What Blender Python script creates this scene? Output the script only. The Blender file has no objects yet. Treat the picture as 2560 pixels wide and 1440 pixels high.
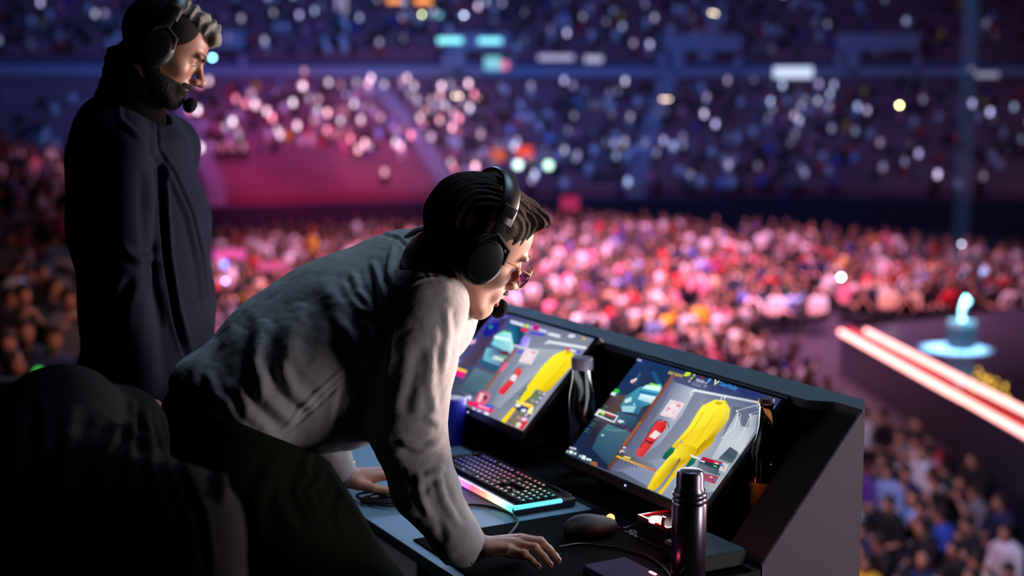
import bpy, bmesh, math, random
import numpy as np
from mathutils import Vector, Matrix

# ------------------------------------------------------------------ camera, light, exposure
scn = bpy.context.scene
COL = scn.collection
R = math.radians
CAM_H = 1.68; PITCH = R(8); F_PX = 3556.0
cam_d = bpy.data.cameras.new('camera'); cam = bpy.data.objects.new('camera', cam_d); COL.objects.link(cam)
cam.location = (0, 0, CAM_H); cam.rotation_euler = (R(90) - PITCH, 0, 0)
cam_d.sensor_width = 36; cam_d.lens = 50.0; cam_d.clip_end = 400; cam_d.clip_start = .05
cam_d.dof.use_dof = True; cam_d.dof.focus_distance = 2.80; cam_d.dof.aperture_fstop = 2.1
scn.camera = cam
scn.view_settings.view_transform = 'Standard'; scn.view_settings.look = 'None'
scn.view_settings.gamma = 1; scn.view_settings.exposure = 0; scn.view_settings.use_curve_mapping = False
scn.cycles.use_denoising = True
scn.cycles.max_bounces = 6; scn.cycles.transmission_bounces = 6
scn.cycles.sample_clamp_indirect = 4.0
scn.cycles.volume_bounces = 0
scn.cycles.caustics_reflective = False; scn.cycles.caustics_refractive = False

world = bpy.data.worlds.new('world'); scn.world = world; world.use_nodes = True
world.node_tree.nodes['Background'].inputs[0].default_value = (0.10, 0.16, 0.42, 1)
world.node_tree.nodes['Background'].inputs[1].default_value = 0.006

def srgb(r, g, b):
    f = lambda c: (c/255/12.92) if c/255 <= .04045 else ((c/255+.055)/1.055)**2.4
    return (f(r), f(g), f(b))

def lamp(kind, name, loc, target, energy, color, size=1.0, size_y=None, spread=None, cone=None, blend=.6):
    d = bpy.data.lights.new(name, kind); o = bpy.data.objects.new(name, d); COL.objects.link(o)
    o.location = loc
    o.rotation_euler = (Vector(target) - Vector(loc)).to_track_quat('-Z', 'Y').to_euler()
    d.energy = energy; d.color = color
    if kind == 'AREA':
        d.shape = 'RECTANGLE'; d.size = size; d.size_y = size_y or size
        if spread: d.spread = R(spread)
    else:
        d.shadow_soft_size = size
    if kind == 'SPOT':
        d.spot_size = R(cone); d.spot_blend = blend
    return o

# stage and house lights of the arena (all hang in or stand around the hall)
lamp('AREA', 'pink_wash', (6, 46, 13), (3, 47, -5), 8500, (1.0, .36, .62), 22, 14, spread=84)
lamp('AREA', 'pink_wash_front', (4, 35, 10), (2, 39, -5), 3400, (1.0, .40, .56), 10, 8, spread=90)
lamp('SPOT', 'magenta_wash', (-2, 40, 8), (-11, 76, -3), 42000, (1.0, .03, .14), .6, cone=26, blend=.9)
lamp('SPOT', 'white_pink_wash', (0, 40, 12), (-6, 82, -1), 20000, (1.0, .50, .68), .6, cone=22, blend=.9)
lamp('AREA', 'blue_wash', (-2, 62, 24), (-6, 92, 0), 7000, (.09, .25, 1.0), 26, 8, spread=110)
lamp('AREA', 'lavender_wash', (24, 50, 16), (2, 88, 0), 2000, (.55, .45, 1.0), 20, 6)
lamp('SPOT', 'left_stand_wash', (1, 9.5, 5), (-5.2, 15.5, -1.5), 1100, (1.0, .50, .46), .6, cone=62, blend=.8)
lamp('SPOT', 'left_stand_blue', (-1, 26, 8), (-4.8, 14, -2), 3200, (.35, .55, 1.0), .6, cone=70, blend=.8)
lamp('SPOT', 'near_floor_wash', (-2.5, 13, 3.5), (5.6, 20, -4.4), 2600, (1.0, .42, .44), .4, cone=46, blend=.8)
lamp('SPOT', 'near_floor_blue', (2.5, 12, 7), (5.6, 19, -4.6), 3600, (.35, .55, 1.0), .4, cone=50, blend=.8)
lamp('SPOT', 'trophy_spot', (9.6, 29, 8), (10.1, 31.9, -4.2), 420000, (.35, .88, 1.0), .15, cone=7, blend=.3)
# light that reaches the commentary booth
lamp('AREA', 'booth_key', (5.8, 5.9, 1.0), (-.1, 3.0, 1.2), 185, (1.0, .74, .64), 1.6, 1.2, spread=70)
lamp('AREA', 'booth_blue_top', (1.1, 4.2, 4.2), (-.1, 3.0, .9), 13, (.50, .76, 1.0), 1.4, 1.4, spread=90)
lamp('AREA', 'booth_side_key', (4.6, 1.3, .62), (-.15, 2.85, 1.20), 5.0, (.97, .88, .88), 1.5, 1.2, spread=40)
lamp('SPOT', 'end_panel_wash', (1.75, .9, .62), (.80, 2.74, .60), 6, (.86, .76, .95), .05, cone=27, blend=.5)

# ------------------------------------------------------------------ frame of the console: u along it, v away from the commentators
WX = np.array([math.cos(R(-61)), math.sin(R(-61)), 0.0]); BX = np.array([-WX[1], WX[0], 0.0]); ZX = np.array([0, 0, 1.0])
def UV(u, v, z=0.0): return WX*u + BX*v + ZX*z
CAMP = np.array([0, 0, CAM_H])
def ray(px, py):
    c, s = math.cos(PITCH), math.sin(PITCH); a = (px-1280)/F_PX; b = (720-py)/F_PX
    return np.array([a, c+b*s, -s+b*c])
def atz(px, py, z):
    r = ray(px, py); return CAMP + r*((z-CAM_H)/r[2])
def aty(px, py, y):
    r = ray(px, py); return CAMP + r*(y/r[1])
def uvz(P): return float(P@WX), float(P@BX), float(P[2])
def project(V):
    c, s = math.cos(PITCH), math.sin(PITCH); Q = V - CAMP
    d = Q[:, 1]*c - Q[:, 2]*s; up = Q[:, 1]*s + Q[:, 2]*c
    return np.stack([1280+F_PX*Q[:, 0]/d, 720-F_PX*up/d], 1)
E_UV = Matrix(((WX[0], BX[0], 0, 0), (WX[1], BX[1], 0, 0), (0, 0, 1, 0), (0, 0, 0, 1)))

# ------------------------------------------------------------------ materials
MATS = {}
def mat(name, color=(.5, .5, .5), rough=.6, metal=0.0, emit=None, estr=1.0, bump=0, bscale=40, bdist=.002, spec=.5,
        trans=0.0, sss=0.0, alpha=1.0, vcol=None, objcol=False, coat=0.0, var=0.0, vscale=8, sheen=0.0, detail=3):
    if name in MATS: return MATS[name]
    m = bpy.data.materials.new(name); m.use_nodes = True; MATS[name] = m
    nt = m.node_tree; b = nt.nodes['Principled BSDF']; L = nt.links
    b.inputs['Base Color'].default_value = (*color, 1); b.inputs['Roughness'].default_value = rough
    b.inputs['Metallic'].default_value = metal; b.inputs['Specular IOR Level'].default_value = spec
    b.inputs['Transmission Weight'].default_value = trans
    b.inputs['Coat Weight'].default_value = coat
    b.inputs['Sheen Weight'].default_value = sheen
    if sss:
        b.inputs['Subsurface Weight'].default_value = sss; b.inputs['Subsurface Radius'].default_value = (.012, .005, .003)
        b.inputs['Subsurface Scale'].default_value = 1
    if emit is not None:
        b.inputs['Emission Color'].default_value = (*emit, 1); b.inputs['Emission Strength'].default_value = estr
    src = None
    if vcol:
        a = nt.nodes.new('ShaderNodeAttribute'); a.attribute_name = vcol; src = a.outputs['Color']
    elif objcol:
        a = nt.nodes.new('ShaderNodeObjectInfo'); src = a.outputs['Color']
    tc = nt.nodes.new('ShaderNodeTexCoord')
    if var and src is None:
        n = nt.nodes.new('ShaderNodeTexNoise'); n.inputs['Scale'].default_value = vscale; n.inputs['Detail'].default_value = 4
        L.new(tc.outputs['Object'], n.inputs['Vector'])
        mx = nt.nodes.new('ShaderNodeMix'); mx.data_type = 'RGBA'
        mx.inputs[6].default_value = (*[c*(1-var) for c in color], 1); mx.inputs[7].default_value = (*[min(1, c*(1+var)) for c in color], 1)
        L.new(n.outputs['Fac'], mx.inputs[0]); src = mx.outputs[2]
    if src is not None:
        if emit is not None and (vcol or objcol): L.new(src, b.inputs['Emission Color'])
        else: L.new(src, b.inputs['Base Color'])
    if bump:
        n = nt.nodes.new('ShaderNodeTexNoise'); n.inputs['Scale'].default_value = bscale; n.inputs['Detail'].default_value = detail
        L.new(tc.outputs['Object'], n.inputs['Vector'])
        bp = nt.nodes.new('ShaderNodeBump'); bp.inputs['Strength'].default_value = bump; bp.inputs['Distance'].default_value = bdist
        L.new(n.outputs['Fac'], bp.inputs['Height']); L.new(bp.outputs['Normal'], b.inputs['Normal'])
    return m

# ------------------------------------------------------------------ mesh helpers
def link(name, me, m, parent=None):
    o = bpy.data.objects.new(name, me); COL.objects.link(o)
    if m is not None:
        for q in (m if isinstance(m, (list, tuple)) else [m]): me.materials.append(q)
    if parent is not None: o.parent = parent
    return o
def mesh_np(name, V, F, smooth=True):
    V = np.asarray(V, dtype=np.float32); F = np.asarray(F, dtype=np.int32)
    me = bpy.data.meshes.new(name); n = F.shape[1]
    me.vertices.add(len(V)); me.vertices.foreach_set('co', V.ravel())
    me.loops.add(F.size); me.loops.foreach_set('vertex_index', F.ravel())
    me.polygons.add(len(F)); me.polygons.foreach_set('loop_start', np.arange(0, F.size, n, dtype=np.int32))
    me.update(calc_edges=True); me.validate()
    me.polygons.foreach_set('use_smooth', [smooth]*len(me.polygons))
    return me
def tag(o, label=None, cat=None, group=None, kind=None):
    if label: o['label'] = label
    if cat: o['category'] = cat
    if group: o['group'] = group
    if kind: o['kind'] = kind
    return o
def empty(name, loc=(0, 0, 0), rot=(0, 0, 0), **k):
    o = bpy.data.objects.new(name, None); COL.objects.link(o); o.location = loc; o.rotation_euler = rot
    o.empty_display_size = .1
    return tag(o, **k)
class MB:
    def __init__(s): s.bm = bmesh.new(); s.mi = 0
    def _fin(s, vs, M=None):
        if M is not None: bmesh.ops.transform(s.bm, matrix=M, verts=vs)
        for v in vs:
            for f in v.link_faces:
                if not f.tag: f.material_index = s.mi; f.tag = True
        return s
    def box(s, c, d, rot=None, bev=0.0, seg=2):
        g = bmesh.ops.create_cube(s.bm, size=1); vs = g['verts']
        bmesh.ops.transform(s.bm, matrix=Matrix.Diagonal((*d, 1)), verts=vs)
        if bev:
            es = list({e for v in vs for e in v.link_edges})
            r = bmesh.ops.bevel(s.bm, geom=es, offset=bev, segments=seg, affect='EDGES', profile=.5)
            vs = list({v for v in r['verts']} | {v for v in vs if v.is_valid})
            comp = set(vs); st = list(vs)
            while st:
                v = st.pop()
                for e in v.link_edges:
                    w = e.other_vert(v)
                    if w not in comp: comp.add(w); st.append(w)
            vs = list(comp)
        M = Matrix.Translation(c) @ (rot.to_4x4() if rot is not None else Matrix())
        return s._fin(vs, M)
    def lathe(s, prof, M=None, n=40, close=False):
        rings = []
        for r, z in prof:
            rings.append([s.bm.verts.new((r*math.cos(2*math.pi*i/n), r*math.sin(2*math.pi*i/n), z)) for i in range(n)])
        for a, b in zip(rings, rings[1:]):
            for i in range(n): s.bm.faces.new((a[i], a[(i+1) % n], b[(i+1) % n], b[i]))
        if not close:
            if prof[0][0] > 1e-5: s.bm.faces.new(list(reversed(rings[0])))
            if prof[-1][0] > 1e-5: s.bm.faces.new(rings[-1])
        return s._fin([v for r in rings for v in r], M)
    def tube(s, pts, r, n=10, M=None, closed=False):
        pts = [Vector(p) for p in pts]; N = len(pts); rr = r if hasattr(r, '__len__') else [r]*N
        rings = []; up = Vector((0, 0, 1)); prev = None
        for i, p in enumerate(pts):
            if closed: t = pts[(i+1) % N]-pts[i-1]
            else: t = pts[min(i+1, N-1)]-pts[max(i-1, 0)]
            t.normalize()
            if prev is None:
                a = up if abs(t.z) < .9 else Vector((1, 0, 0)); x = t.cross(a).normalized()
            else:
                x = (prev - t*prev.dot(t)).normalized()
            prev = x; y = t.cross(x)
            rings.append([s.bm.verts.new(p+(x*math.cos(2*math.pi*k/n)+y*math.sin(2*math.pi*k/n))*rr[i]) for k in range(n)])
        R2 = rings + ([rings[0]] if closed else [])
        for a, b in zip(R2, R2[1:]):
            for k in range(n): s.bm.faces.new((a[k], a[(k+1) % n], b[(k+1) % n], b[k]))
        if not closed:
            s.bm.faces.new(list(reversed(rings[0]))); s.bm.faces.new(rings[-1])
        return s._fin([v for q in rings for v in q], M)
    def prism(s, poly, h0, h1, M=None):
        a = [s.bm.verts.new((x, y, h0)) for x, y in poly]; b = [s.bm.verts.new((x, y, h1)) for x, y in poly]
        n = len(poly)
        s.bm.faces.new(list(reversed(a))); s.bm.faces.new(b)
        for i in range(n): s.bm.faces.new((a[i], a[(i+1) % n], b[(i+1) % n], b[i]))
        return s._fin(a+b, M)
    def sphere(s, c, r, M=None, u=20, v=12):
        g = bmesh.ops.create_uvsphere(s.bm, u_segments=u, v_segments=v, radius=1)
        rr = r if hasattr(r, '__len__') else (r, r, r)
        T = Matrix.Translation(c) @ Matrix.Diagonal((*rr, 1))
        return s._fin(g['verts'], (M @ T) if M is not None else T)
    def build(s, name, m, parent=None, smooth=False, autos=True):
        bmesh.ops.recalc_face_normals(s.bm, faces=s.bm.faces)
        me = bpy.data.meshes.new(name); s.bm.to_mesh(me); s.bm.free()
        if smooth:
            me.polygons.foreach_set('use_smooth', [True]*len(me.polygons))
            if autos:
                try: me.set_sharp_from_angle(angle=R(40))
                except Exception: pass
        return link(name, me, m, parent)
# ------------------------------------------------------------------ distance-field modelling for bodies and cloth
A3 = lambda p: np.asarray(p, dtype=np.float64)
def smin(a, b, k):
    if k <= 0: return np.minimum(a, b)
    h = np.clip(.5+.5*(b-a)/k, 0, 1); return b*(1-h)+a*h-k*h*(1-h)
def f_cone(a, b, r1, r2, lat=None, fac=1.0):
    a = A3(a); b = A3(b)
    if lat is not None:
        lat = A3(lat); lat = lat/np.linalg.norm(lat)
        sq = lambda P: P + ((P@lat)*(fac-1))[..., None]*lat
        a2, b2 = sq(a[None])[0], sq(b[None])[0]; g = f_cone(a2, b2, r1, r2)
        return lambda P: g(sq(P))
    ba = b-a; l2 = ba@ba; l = math.sqrt(l2)
    def f(P):
        pa = P-a; t = np.clip(pa@ba/l2, 0, 1)
        # slanted sides follow the taper
        d = np.linalg.norm(pa-t[..., None]*ba, axis=-1) if False else np.sqrt(((pa-t[..., None]*ba)**2).sum(-1))
        return d-(r1+(r2-r1)*t)
    return f
def f_ell(c, r, M=None):
    c = A3(c); r = A3(r); M = None if M is None else A3(M)   # rows of M: local axes in world
    def f(P):
        q = P-c
        if M is not None: q = q@M.T
        k0 = np.sqrt(((q/r)**2).sum(-1)); k1 = np.sqrt(((q/r**2)**2).sum(-1))+1e-9
        return k0*(k0-1)/k1
    return f
def f_box(c, h, M=None, r=.01):
    c = A3(c); h = A3(h); M = None if M is None else A3(M)
    def f(P):
        q = P-c
        if M is not None: q = q@M.T
        q = np.abs(q)-h+r
        return np.sqrt((np.maximum(q, 0)**2).sum(-1))+np.minimum(q.max(-1), 0)-r
    return f
def f_plane(p, n):
    p = A3(p); n = A3(n); n = n/np.linalg.norm(n)
    return lambda P: (P-p)@n
class SDF:
    def __init__(s, k=.02): s.p = []; s.k = k
    def add(s, f, k=None): s.p.append((f, s.k if k is None else k, 0)); return s
    def sub(s, f, k=.004): s.p.append((f, k, 1)); return s
    def cut(s, f, k=.004): s.p.append((f, k, 2)); return s
    def cone(s, a, b, r1, r2=None, k=None, **kw): return s.add(f_cone(a, b, r1, r1 if r2 is None else r2, **kw), k)
    def ell(s, c, r, M=None, k=None): return s.add(f_ell(c, r, M), k)
    def chain(s, pts, rs, k=None, **kw):
        for (a, b, r1, r2) in zip(pts, pts[1:], rs, rs[1:]): s.cone(a, b, r1, r2, k, **kw)
        return s
    def ev(s, P, ids=None):
        d = None
        for i, (f, k, op) in enumerate(s.p):
            if ids is not None and i not in ids: continue
            e = f(P)
            if d is None: d = e if op == 0 else np.full(e.shape, 1.0); continue
            if op == 0: d = smin(d, e, k)
            elif op == 1: d = -smin(-d, e, k)
            else: d = -smin(-d, -e, k)
        return d
    def __call__(s, P): return s.ev(P)
    def mesh(s, lo, hi, h=.004, B=14):
        lo = A3(lo); hi = A3(hi); n = np.ceil((hi-lo)/h).astype(int)//B+1
        N = n*B+1
        G = np.full(N, 1.0, dtype=np.float32)
        c = np.stack(np.meshgrid(*[np.arange(q) for q in n], indexing='ij'), -1).reshape(-1, 3)
        C = lo+(c*B+B/2)*h; Rb = h*B*.87
        D = s.ev(C)
        E = np.stack([f(C) for f, k, op in s.p], 1); K = np.array([k for f, k, op in s.p]); O = np.array([op for f, k, op in s.p])
        ar = np.arange(B+1); off = np.stack(np.meshgrid(ar, ar, ar, indexing='ij'), -1).reshape(-1, 3)*h
        mk = max(K.max(), .01)
        for i in range(len(c)):
            a = c[i]*B; sl = tuple(slice(a[j], a[j]+B+1) for j in range(3))
            if abs(D[i]) > Rb*1.5+mk*.6:
                if D[i] < 0: 
                    blk = G[sl]; blk[blk == 1.0] = -1.0
                continue
            ids = set(np.nonzero(((O == 0) & (E[i] < D[i]+2.6*Rb+K*1.2)) | ((O == 1) & (E[i] < 2*Rb+K)) | (O == 2))[0].tolist())
            if not any(O[j] == 0 for j in ids): continue
            G[sl] = s.ev(lo+a*h+off, ids).reshape(B+1, B+1, B+1)
        return surface_net(G, lo, h)
def surface_net(G, lo, h):
    I = G < 0
    cs = np.zeros(tuple(np.array(G.shape)-1), dtype=np.int8)
    for dx in (0, 1):
        for dy in (0, 1):
            for dz in (0, 1):
                cs += I[dx:G.shape[0]-1+dx, dy:G.shape[1]-1+dy, dz:G.shape[2]-1+dz]
    act = (cs > 0) & (cs < 8)
    idx = np.full(cs.shape, -1, dtype=np.int32); A = np.argwhere(act); idx[act] = np.arange(len(A))
    acc = np.zeros((len(A), 3)); cnt = np.zeros(len(A))
    cr = [(x, y, z) for x in (0, 1) for y in (0, 1) for z in (0, 1)]
    for a in cr:
        for ax in range(3):
            if a[ax] == 1: continue
            b = list(a); b[ax] = 1
            va = G[A[:, 0]+a[0], A[:, 1]+a[1], A[:, 2]+a[2]]; vb = G[A[:, 0]+b[0], A[:, 1]+b[1], A[:, 2]+b[2]]
            m = (va < 0) != (vb < 0)
            t = np.where(m, va/(va-vb+1e-12), 0)
            p = np.array(a, float)[None].repeat(len(A), 0); p[:, ax] += t
            acc += p*m[:, None]; cnt += m
    V = lo+(A+acc/np.maximum(cnt, 1)[:, None])*h
    Fs = []
    for ax in range(3):
        o1, o2 = [q for q in range(3) if q != ax]
        sl0 = [slice(None)]*3; sl1 = [slice(None)]*3; sl0[ax] = slice(0, -1); sl1[ax] = slice(1, None)
        a = I[tuple(sl0)]; b = I[tuple(sl1)]
        E = np.argwhere(a != b)
        E = E[(E[:, o1] > 0) & (E[:, o2] > 0) & (E[:, o1] < cs.shape[o1]) & (E[:, o2] < cs.shape[o2])]
        s = a[E[:, 0], E[:, 1], E[:, 2]]
        def g(d1, d2):
            q = E.copy(); q[:, o1] -= d1; q[:, o2] -= d2; return idx[q[:, 0], q[:, 1], q[:, 2]]
        Q = np.stack([g(1, 1), g(0, 1), g(0, 0), g(1, 0)], 1)
        flip = s if ax != 1 else ~s
        Q[~flip] = Q[~flip][:, ::-1]
        Fs.append(Q)
    F = np.concatenate(Fs); F = F[(F >= 0).all(1)]
    return V, F
def vnormals(V, F):
    n = np.cross(V[F[:, 2]]-V[F[:, 0]], V[F[:, 3]]-V[F[:, 1]]) if F.shape[1] == 4 else np.cross(V[F[:, 1]]-V[F[:, 0]], V[F[:, 2]]-V[F[:, 0]])
    N = np.zeros_like(V)
    for k in range(F.shape[1]):
        for j in range(3): N[:, j] += np.bincount(F[:, k], n[:, j], len(V))
    return N/(np.linalg.norm(N, axis=1, keepdims=True)+1e-12)
def relax(V, F, it=2, w=.5):
    e = np.concatenate([F[:, [0, 1]], F[:, [1, 2]], F[:, [2, 3]], F[:, [3, 0]]])
    for _ in range(it):
        S = np.zeros_like(V); c = np.bincount(e[:, 0], minlength=len(V))+np.bincount(e[:, 1], minlength=len(V))
        for j in range(3): S[:, j] = np.bincount(e[:, 0], V[e[:, 1], j], len(V))+np.bincount(e[:, 1], V[e[:, 0], j], len(V))
        V = V*(1-w)+w*S/np.maximum(c, 1)[:, None]
    return V
def wob(P, s, seed=0):
    # smooth pseudo noise in about [-1, 1]
    rs = np.random.RandomState(seed); out = np.zeros(len(P))
    for i in range(7):
        d = rs.normal(size=3); d = d/np.linalg.norm(d)*s*rs.uniform(.6, 1.7)
        out += np.sin(P@d+rs.uniform(0, 6.3)+.8*np.sin(P@(rs.normal(size=3)*s*.5)))
    return out/4
def seg_dist(p, a, b):
    ab = b-a; t = np.clip(((p-a)@ab)/(ab@ab+1e-9), 0, 1); return np.linalg.norm(p-a-t[:, None]*ab, axis=1), t
def creases(V, F, strokes):
    """press folds into cloth: (outline points in photo pixels, width px, height m)"""
    N = vnormals(V, F); p = project(V); vd = V-CAMP; vd /= np.linalg.norm(vd, axis=1, keepdims=True)
    face = np.clip(-(N*vd).sum(1)*4+.4, 0, 1); D = np.zeros(len(V))
    for pts, wd, h in strokes:
        pts = A3(pts); best = np.full(len(V), 1e9); tt = np.zeros(len(V)); n = len(pts)-1
        for i in range(n):
            d, t = seg_dist(p, pts[i], pts[i+1]); m = d < best; best[m] = d[m]; tt[m] = (i+t[m])/n
        taper = np.clip(np.minimum(tt, 1-tt)*5, .0, 1)**.5 if n else 1
        x = best/wd
        D += h*np.exp(-x*x)*taper - .35*h*np.exp(-((x-1.7)**2)*1.5)*taper
    return V+N*(D*face)[:, None]
def sdf_obj(name, s, lo, hi, h, m, parent=None, rel=1, post=None):
    V, F = s.mesh(lo, hi, h)
    if rel: V = relax(V, F, rel)
    if post: V = post(V, F)
    return link(name, mesh_np(name, V, F), m, parent)
def rotm(yaw, pit, rol):
    cy, sy = math.cos(R(yaw)), math.sin(R(yaw)); cp, sp = math.cos(R(pit)), math.sin(R(pit)); cr, sr = math.cos(R(rol)), math.sin(R(rol))
    return np.array([[cy, -sy, 0], [sy, cy, 0], [0, 0, 1]])@np.array([[cp, 0, sp], [0, 1, 0], [-sp, 0, cp]])@np.array([[1, 0, 0], [0, cr, -sr], [0, sr, cr]])
# ------------------------------------------------------------------ heads, hair, hands
def head_sdf(mouth=.003, lean=1.0):
    s = SDF(.018)
    s.ell((-.010, 0, .035), (.088, .075, .088)).ell((.034, 0, .038), (.065, .062, .064), k=.03)
    s.ell((.032, 0, -.03), (.060, .057, .072), k=.03)
    for q in (-1, 1):
        s.cone((-.012, .050*q, -.045), (.068, .018*q, -.098), .020, .016, k=.025)
        s.ell((.052, .044*q, -.026), (.026, .019, .017), k=.02)
        s.ell((.089, .024*q, .022), (.012, .026, .008), k=.012)
    s.ell((.080, 0, -.100), (.019, .022, .017), k=.02)
    for q in (-1, 1): s.sub(f_ell((.104, .032*q, .001), (.020, .019, .013)), k=.014)
    for q in (-1, 1): s.ell((.0735, .032*q, .001), (.0135, .0145, .0105), k=.006)
    for q in (-1, 1):   # eyelids and the slit between them
        s.ell((.0775, .032*q, .0055), (.0110, .0140, .0050), k=.003)
        s.sub(f_ell((.089, .032*q, -.0012), (.008, .0120, .0038)), k=.002)
    s.cone((.092, 0, .014), (.116, 0, -.024), .0075, .0095, k=.012)
    s.ell((.119, 0, -.030), (.0115, .0105, .0095), k=.008)
    for q in (-1, 1):
        s.ell((.106, .0125*q, -.034), (.011, .0075, .008), k=.007)
        s.sub(f_ell((.110, .0068*q, -.0425), (.0055, .0035, .004)), k=.003)
    s.ell((.082, 0, -.060), (.022, .030, .022), k=.018)
    s.ell((.0985, 0, -.0565), (.0075, .021, .0048), k=.006)
    s.ell((.0960, 0, -.0565-.008-mouth*1.2), (.0085, .018, .0058), k=.006)
    s.sub(f_ell((.106, 0, -.0625-mouth*.6), (.020, .019, .0022+mouth)), k=.003)
    s.ell((.089, 0, -.088-mouth*.8), (.010, .020, .007), k=.012)
    for q in (-1, 1):   # ears
        s.ell((-.008, .078*q, -.005), (.016, .010, .030), k=.008)
        s.sub(f_ell((-.004, .089*q, -.003), (.008, .007, .016)), k=.006)
    return s
class Head:
    def __init__(s, C, M, sc, mouth=.003):
        s.C = A3(C); s.M = A3(M); s.s = sc; s.h = head_sdf(mouth)
    def loc(s, P): return ((P-s.C)@s.M)/s.s
    def W(s, p): return s.C+s.M@(A3(p)*s.s)
    def f(s, g): return lambda P: g(s.loc(P))*s.s
    def box(s, r=.17): return s.C-r*s.s, s.C+r*s.s
    def mat4(s):
        T = Matrix.Identity(4)
        for i in range(3):
            for j in range(3): T[i][j] = s.M[i][j]*s.s
            T[i][3] = s.C[i]
        return T

def hand(S, wrist, fwd, up, side, curl, L=1.0, thumb=((.025, .030, -.008), (.055, .050, -.016), (.083, .060, -.022)), spread=(.10, .03, -.05, -.14), base=(0, 0, 0, 0)):
    """palm and five fingers; fwd to the fingertips, side towards the thumb, curl = downward angles per phalanx"""
    fwd = A3(fwd); fwd /= np.linalg.norm(fwd); up = A3(up); up = up-fwd*(up@fwd); up /= np.linalg.norm(up)
    sd = np.cross(up, fwd); sd = sd*(1 if sd@A3(side) > 0 else -1)
    W = lambda x, y, z: A3(wrist)+(fwd*x+sd*y+up*z)*L
    mcp = [(.088, .028, 0), (.093, .008, .003), (.088, -.013, .001), (.078, -.032, -.004)]
    ln = [(.042, .026, .021), (.046, .029, .022), (.042, .027, .021), (.034, .021, .019)]
    S.ell(W(.045, 0, -.004), (.050*L, .038*L, .015*L), np.stack([fwd, sd, up]), k=.012)
    tips = []
    for i, (m, l) in enumerate(zip(mcp, ln)):
        S.cone(W(.006, m[1]*.5, -.002), W(*m), .0155*L, .0105*L, k=.010)
        x, y, z = m; a = base[i]; yaw = spread[i]; pts = [W(x, y, z)]
        for j in range(3):
            a += curl[i][j]
            x += l[j]*math.cos(R(a))*math.cos(yaw); y += l[j]*math.cos(R(a))*math.sin(yaw); z -= l[j]*math.sin(R(a)); pts.append(W(x, y, z))
        rs = [.0100*L, .0086*L, .0078*L, .0066*L] if i < 3 else [.0086*L, .0074*L, .0068*L, .0058*L]
        S.chain(pts, rs, k=.0022)
        S.ell(pts[1], (.0094*L,)*3, k=.003); tips.append((pts[-1], pts[-1]-pts[-2]))
    t = [W(*q) for q in thumb]
    S.cone(W(.010, .014, -.006), t[0], .017*L, .0145*L, k=.012).chain(t, [.0135*L, .0110*L, .0085*L], k=.004)
    tips.append((t[-1], t[-1]-t[-2]))
    return tips, up

SKIN = mat('skin_light', srgb(205, 150, 128), .48, sss=.10, bump=.25, bscale=420, bdist=.0006, spec=.45)
SKIN2 = mat('skin_tan', srgb(126, 82, 66), .5, sss=.08, bump=.25, bscale=420, bdist=.0006, spec=.4)
HAIR = mat('hair_brown', srgb(46, 32, 27), .75, bump=.9, bscale=320, bdist=.002, spec=.15)
HAIRG = mat('hair_greying', srgb(96, 90, 88), .75, bump=.9, bscale=220, bdist=.003, spec=.5)
HAIRD = mat('hair_black', srgb(16, 14, 14), .8, bump=.6, bscale=260, bdist=.002, spec=.12)
SHIRT = mat('shirt_cotton', srgb(176, 170, 172), .85, bump=.35, bscale=55, bdist=.004, var=.04, vscale=30, sheen=.2, detail=6)
TROU = mat('trousers_olive', srgb(27, 34, 22), .95, bump=.4, bscale=60, bdist=.004, spec=.05)
JACK = mat('jacket_navy_wool', srgb(17, 21, 35), .85, bump=.4, bscale=300, bdist=.001, spec=.03)
KNIT = mat('knit_black', srgb(7, 7, 9), .95, bump=.4, bscale=200, bdist=.001, spec=.03)
BLACKT = mat('cloth_black', srgb(8, 9, 12), .9, bump=.5, bscale=40, bdist=.006, spec=.03)
PLAS = mat('plastic_black', srgb(16, 16, 18), .38, spec=.5)
PLASM = mat('plastic_matt_black', srgb(12, 13, 15), .62, spec=.4)
PADM = mat('ear_pad_leather', srgb(26, 28, 32), .45, bump=.3, bscale=90)
METL = mat('metal_silver', srgb(200, 198, 196), .25, 1.0)
GOLDW = mat('wire_gold', srgb(190, 150, 120), .3, 1.0)
EYEW = mat('eye_white', srgb(150, 140, 136), .3, spec=.3)
EYEI = mat('eye_iris', srgb(52, 34, 24), .15)
BROWM = mat('brow_hair', srgb(38, 27, 23), .8)
LIPM = mat('lip_skin', srgb(150, 84, 78), .4, sss=.08)
NAIL = mat('finger_nail', srgb(214, 160, 142), .25, coat=.4)

def eyes(H, parent):
    for q in (-1, 1):
        b = MB(); b.mi = 0; b.sphere((.0768, .032*q, -.001), .0107); b.mi = 1; b.sphere((.0833, .032*q, -.0015), (.0056, .0064, .0064))
        o = b.build('eye', [EYEW, EYEI], parent, True); o.data.transform(H.mat4())
def brows(H, parent, g=1.0):
    for q in (-1, 1):
        s = SDF(.004)
        pts = [(.1015, .010*q, .0200), (.0995, .022*q, .0245), (.0915, .036*q, .0245), (.0790, .046*q, .0180)]
        s.chain(pts, [.0042*g, .0052*g, .0044*g, .0024*g])
        V, F = s.mesh(A3((.06, -.06, 0)), A3((.12, .06, .04)), .0015); V = V+vnormals(V, F)*(wob(V, 900, 3)*.0007)[:, None]
        link('eyebrow', mesh_np('eyebrow', V@(H.M.T)*H.s+H.C, F), BROWM, parent)

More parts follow.
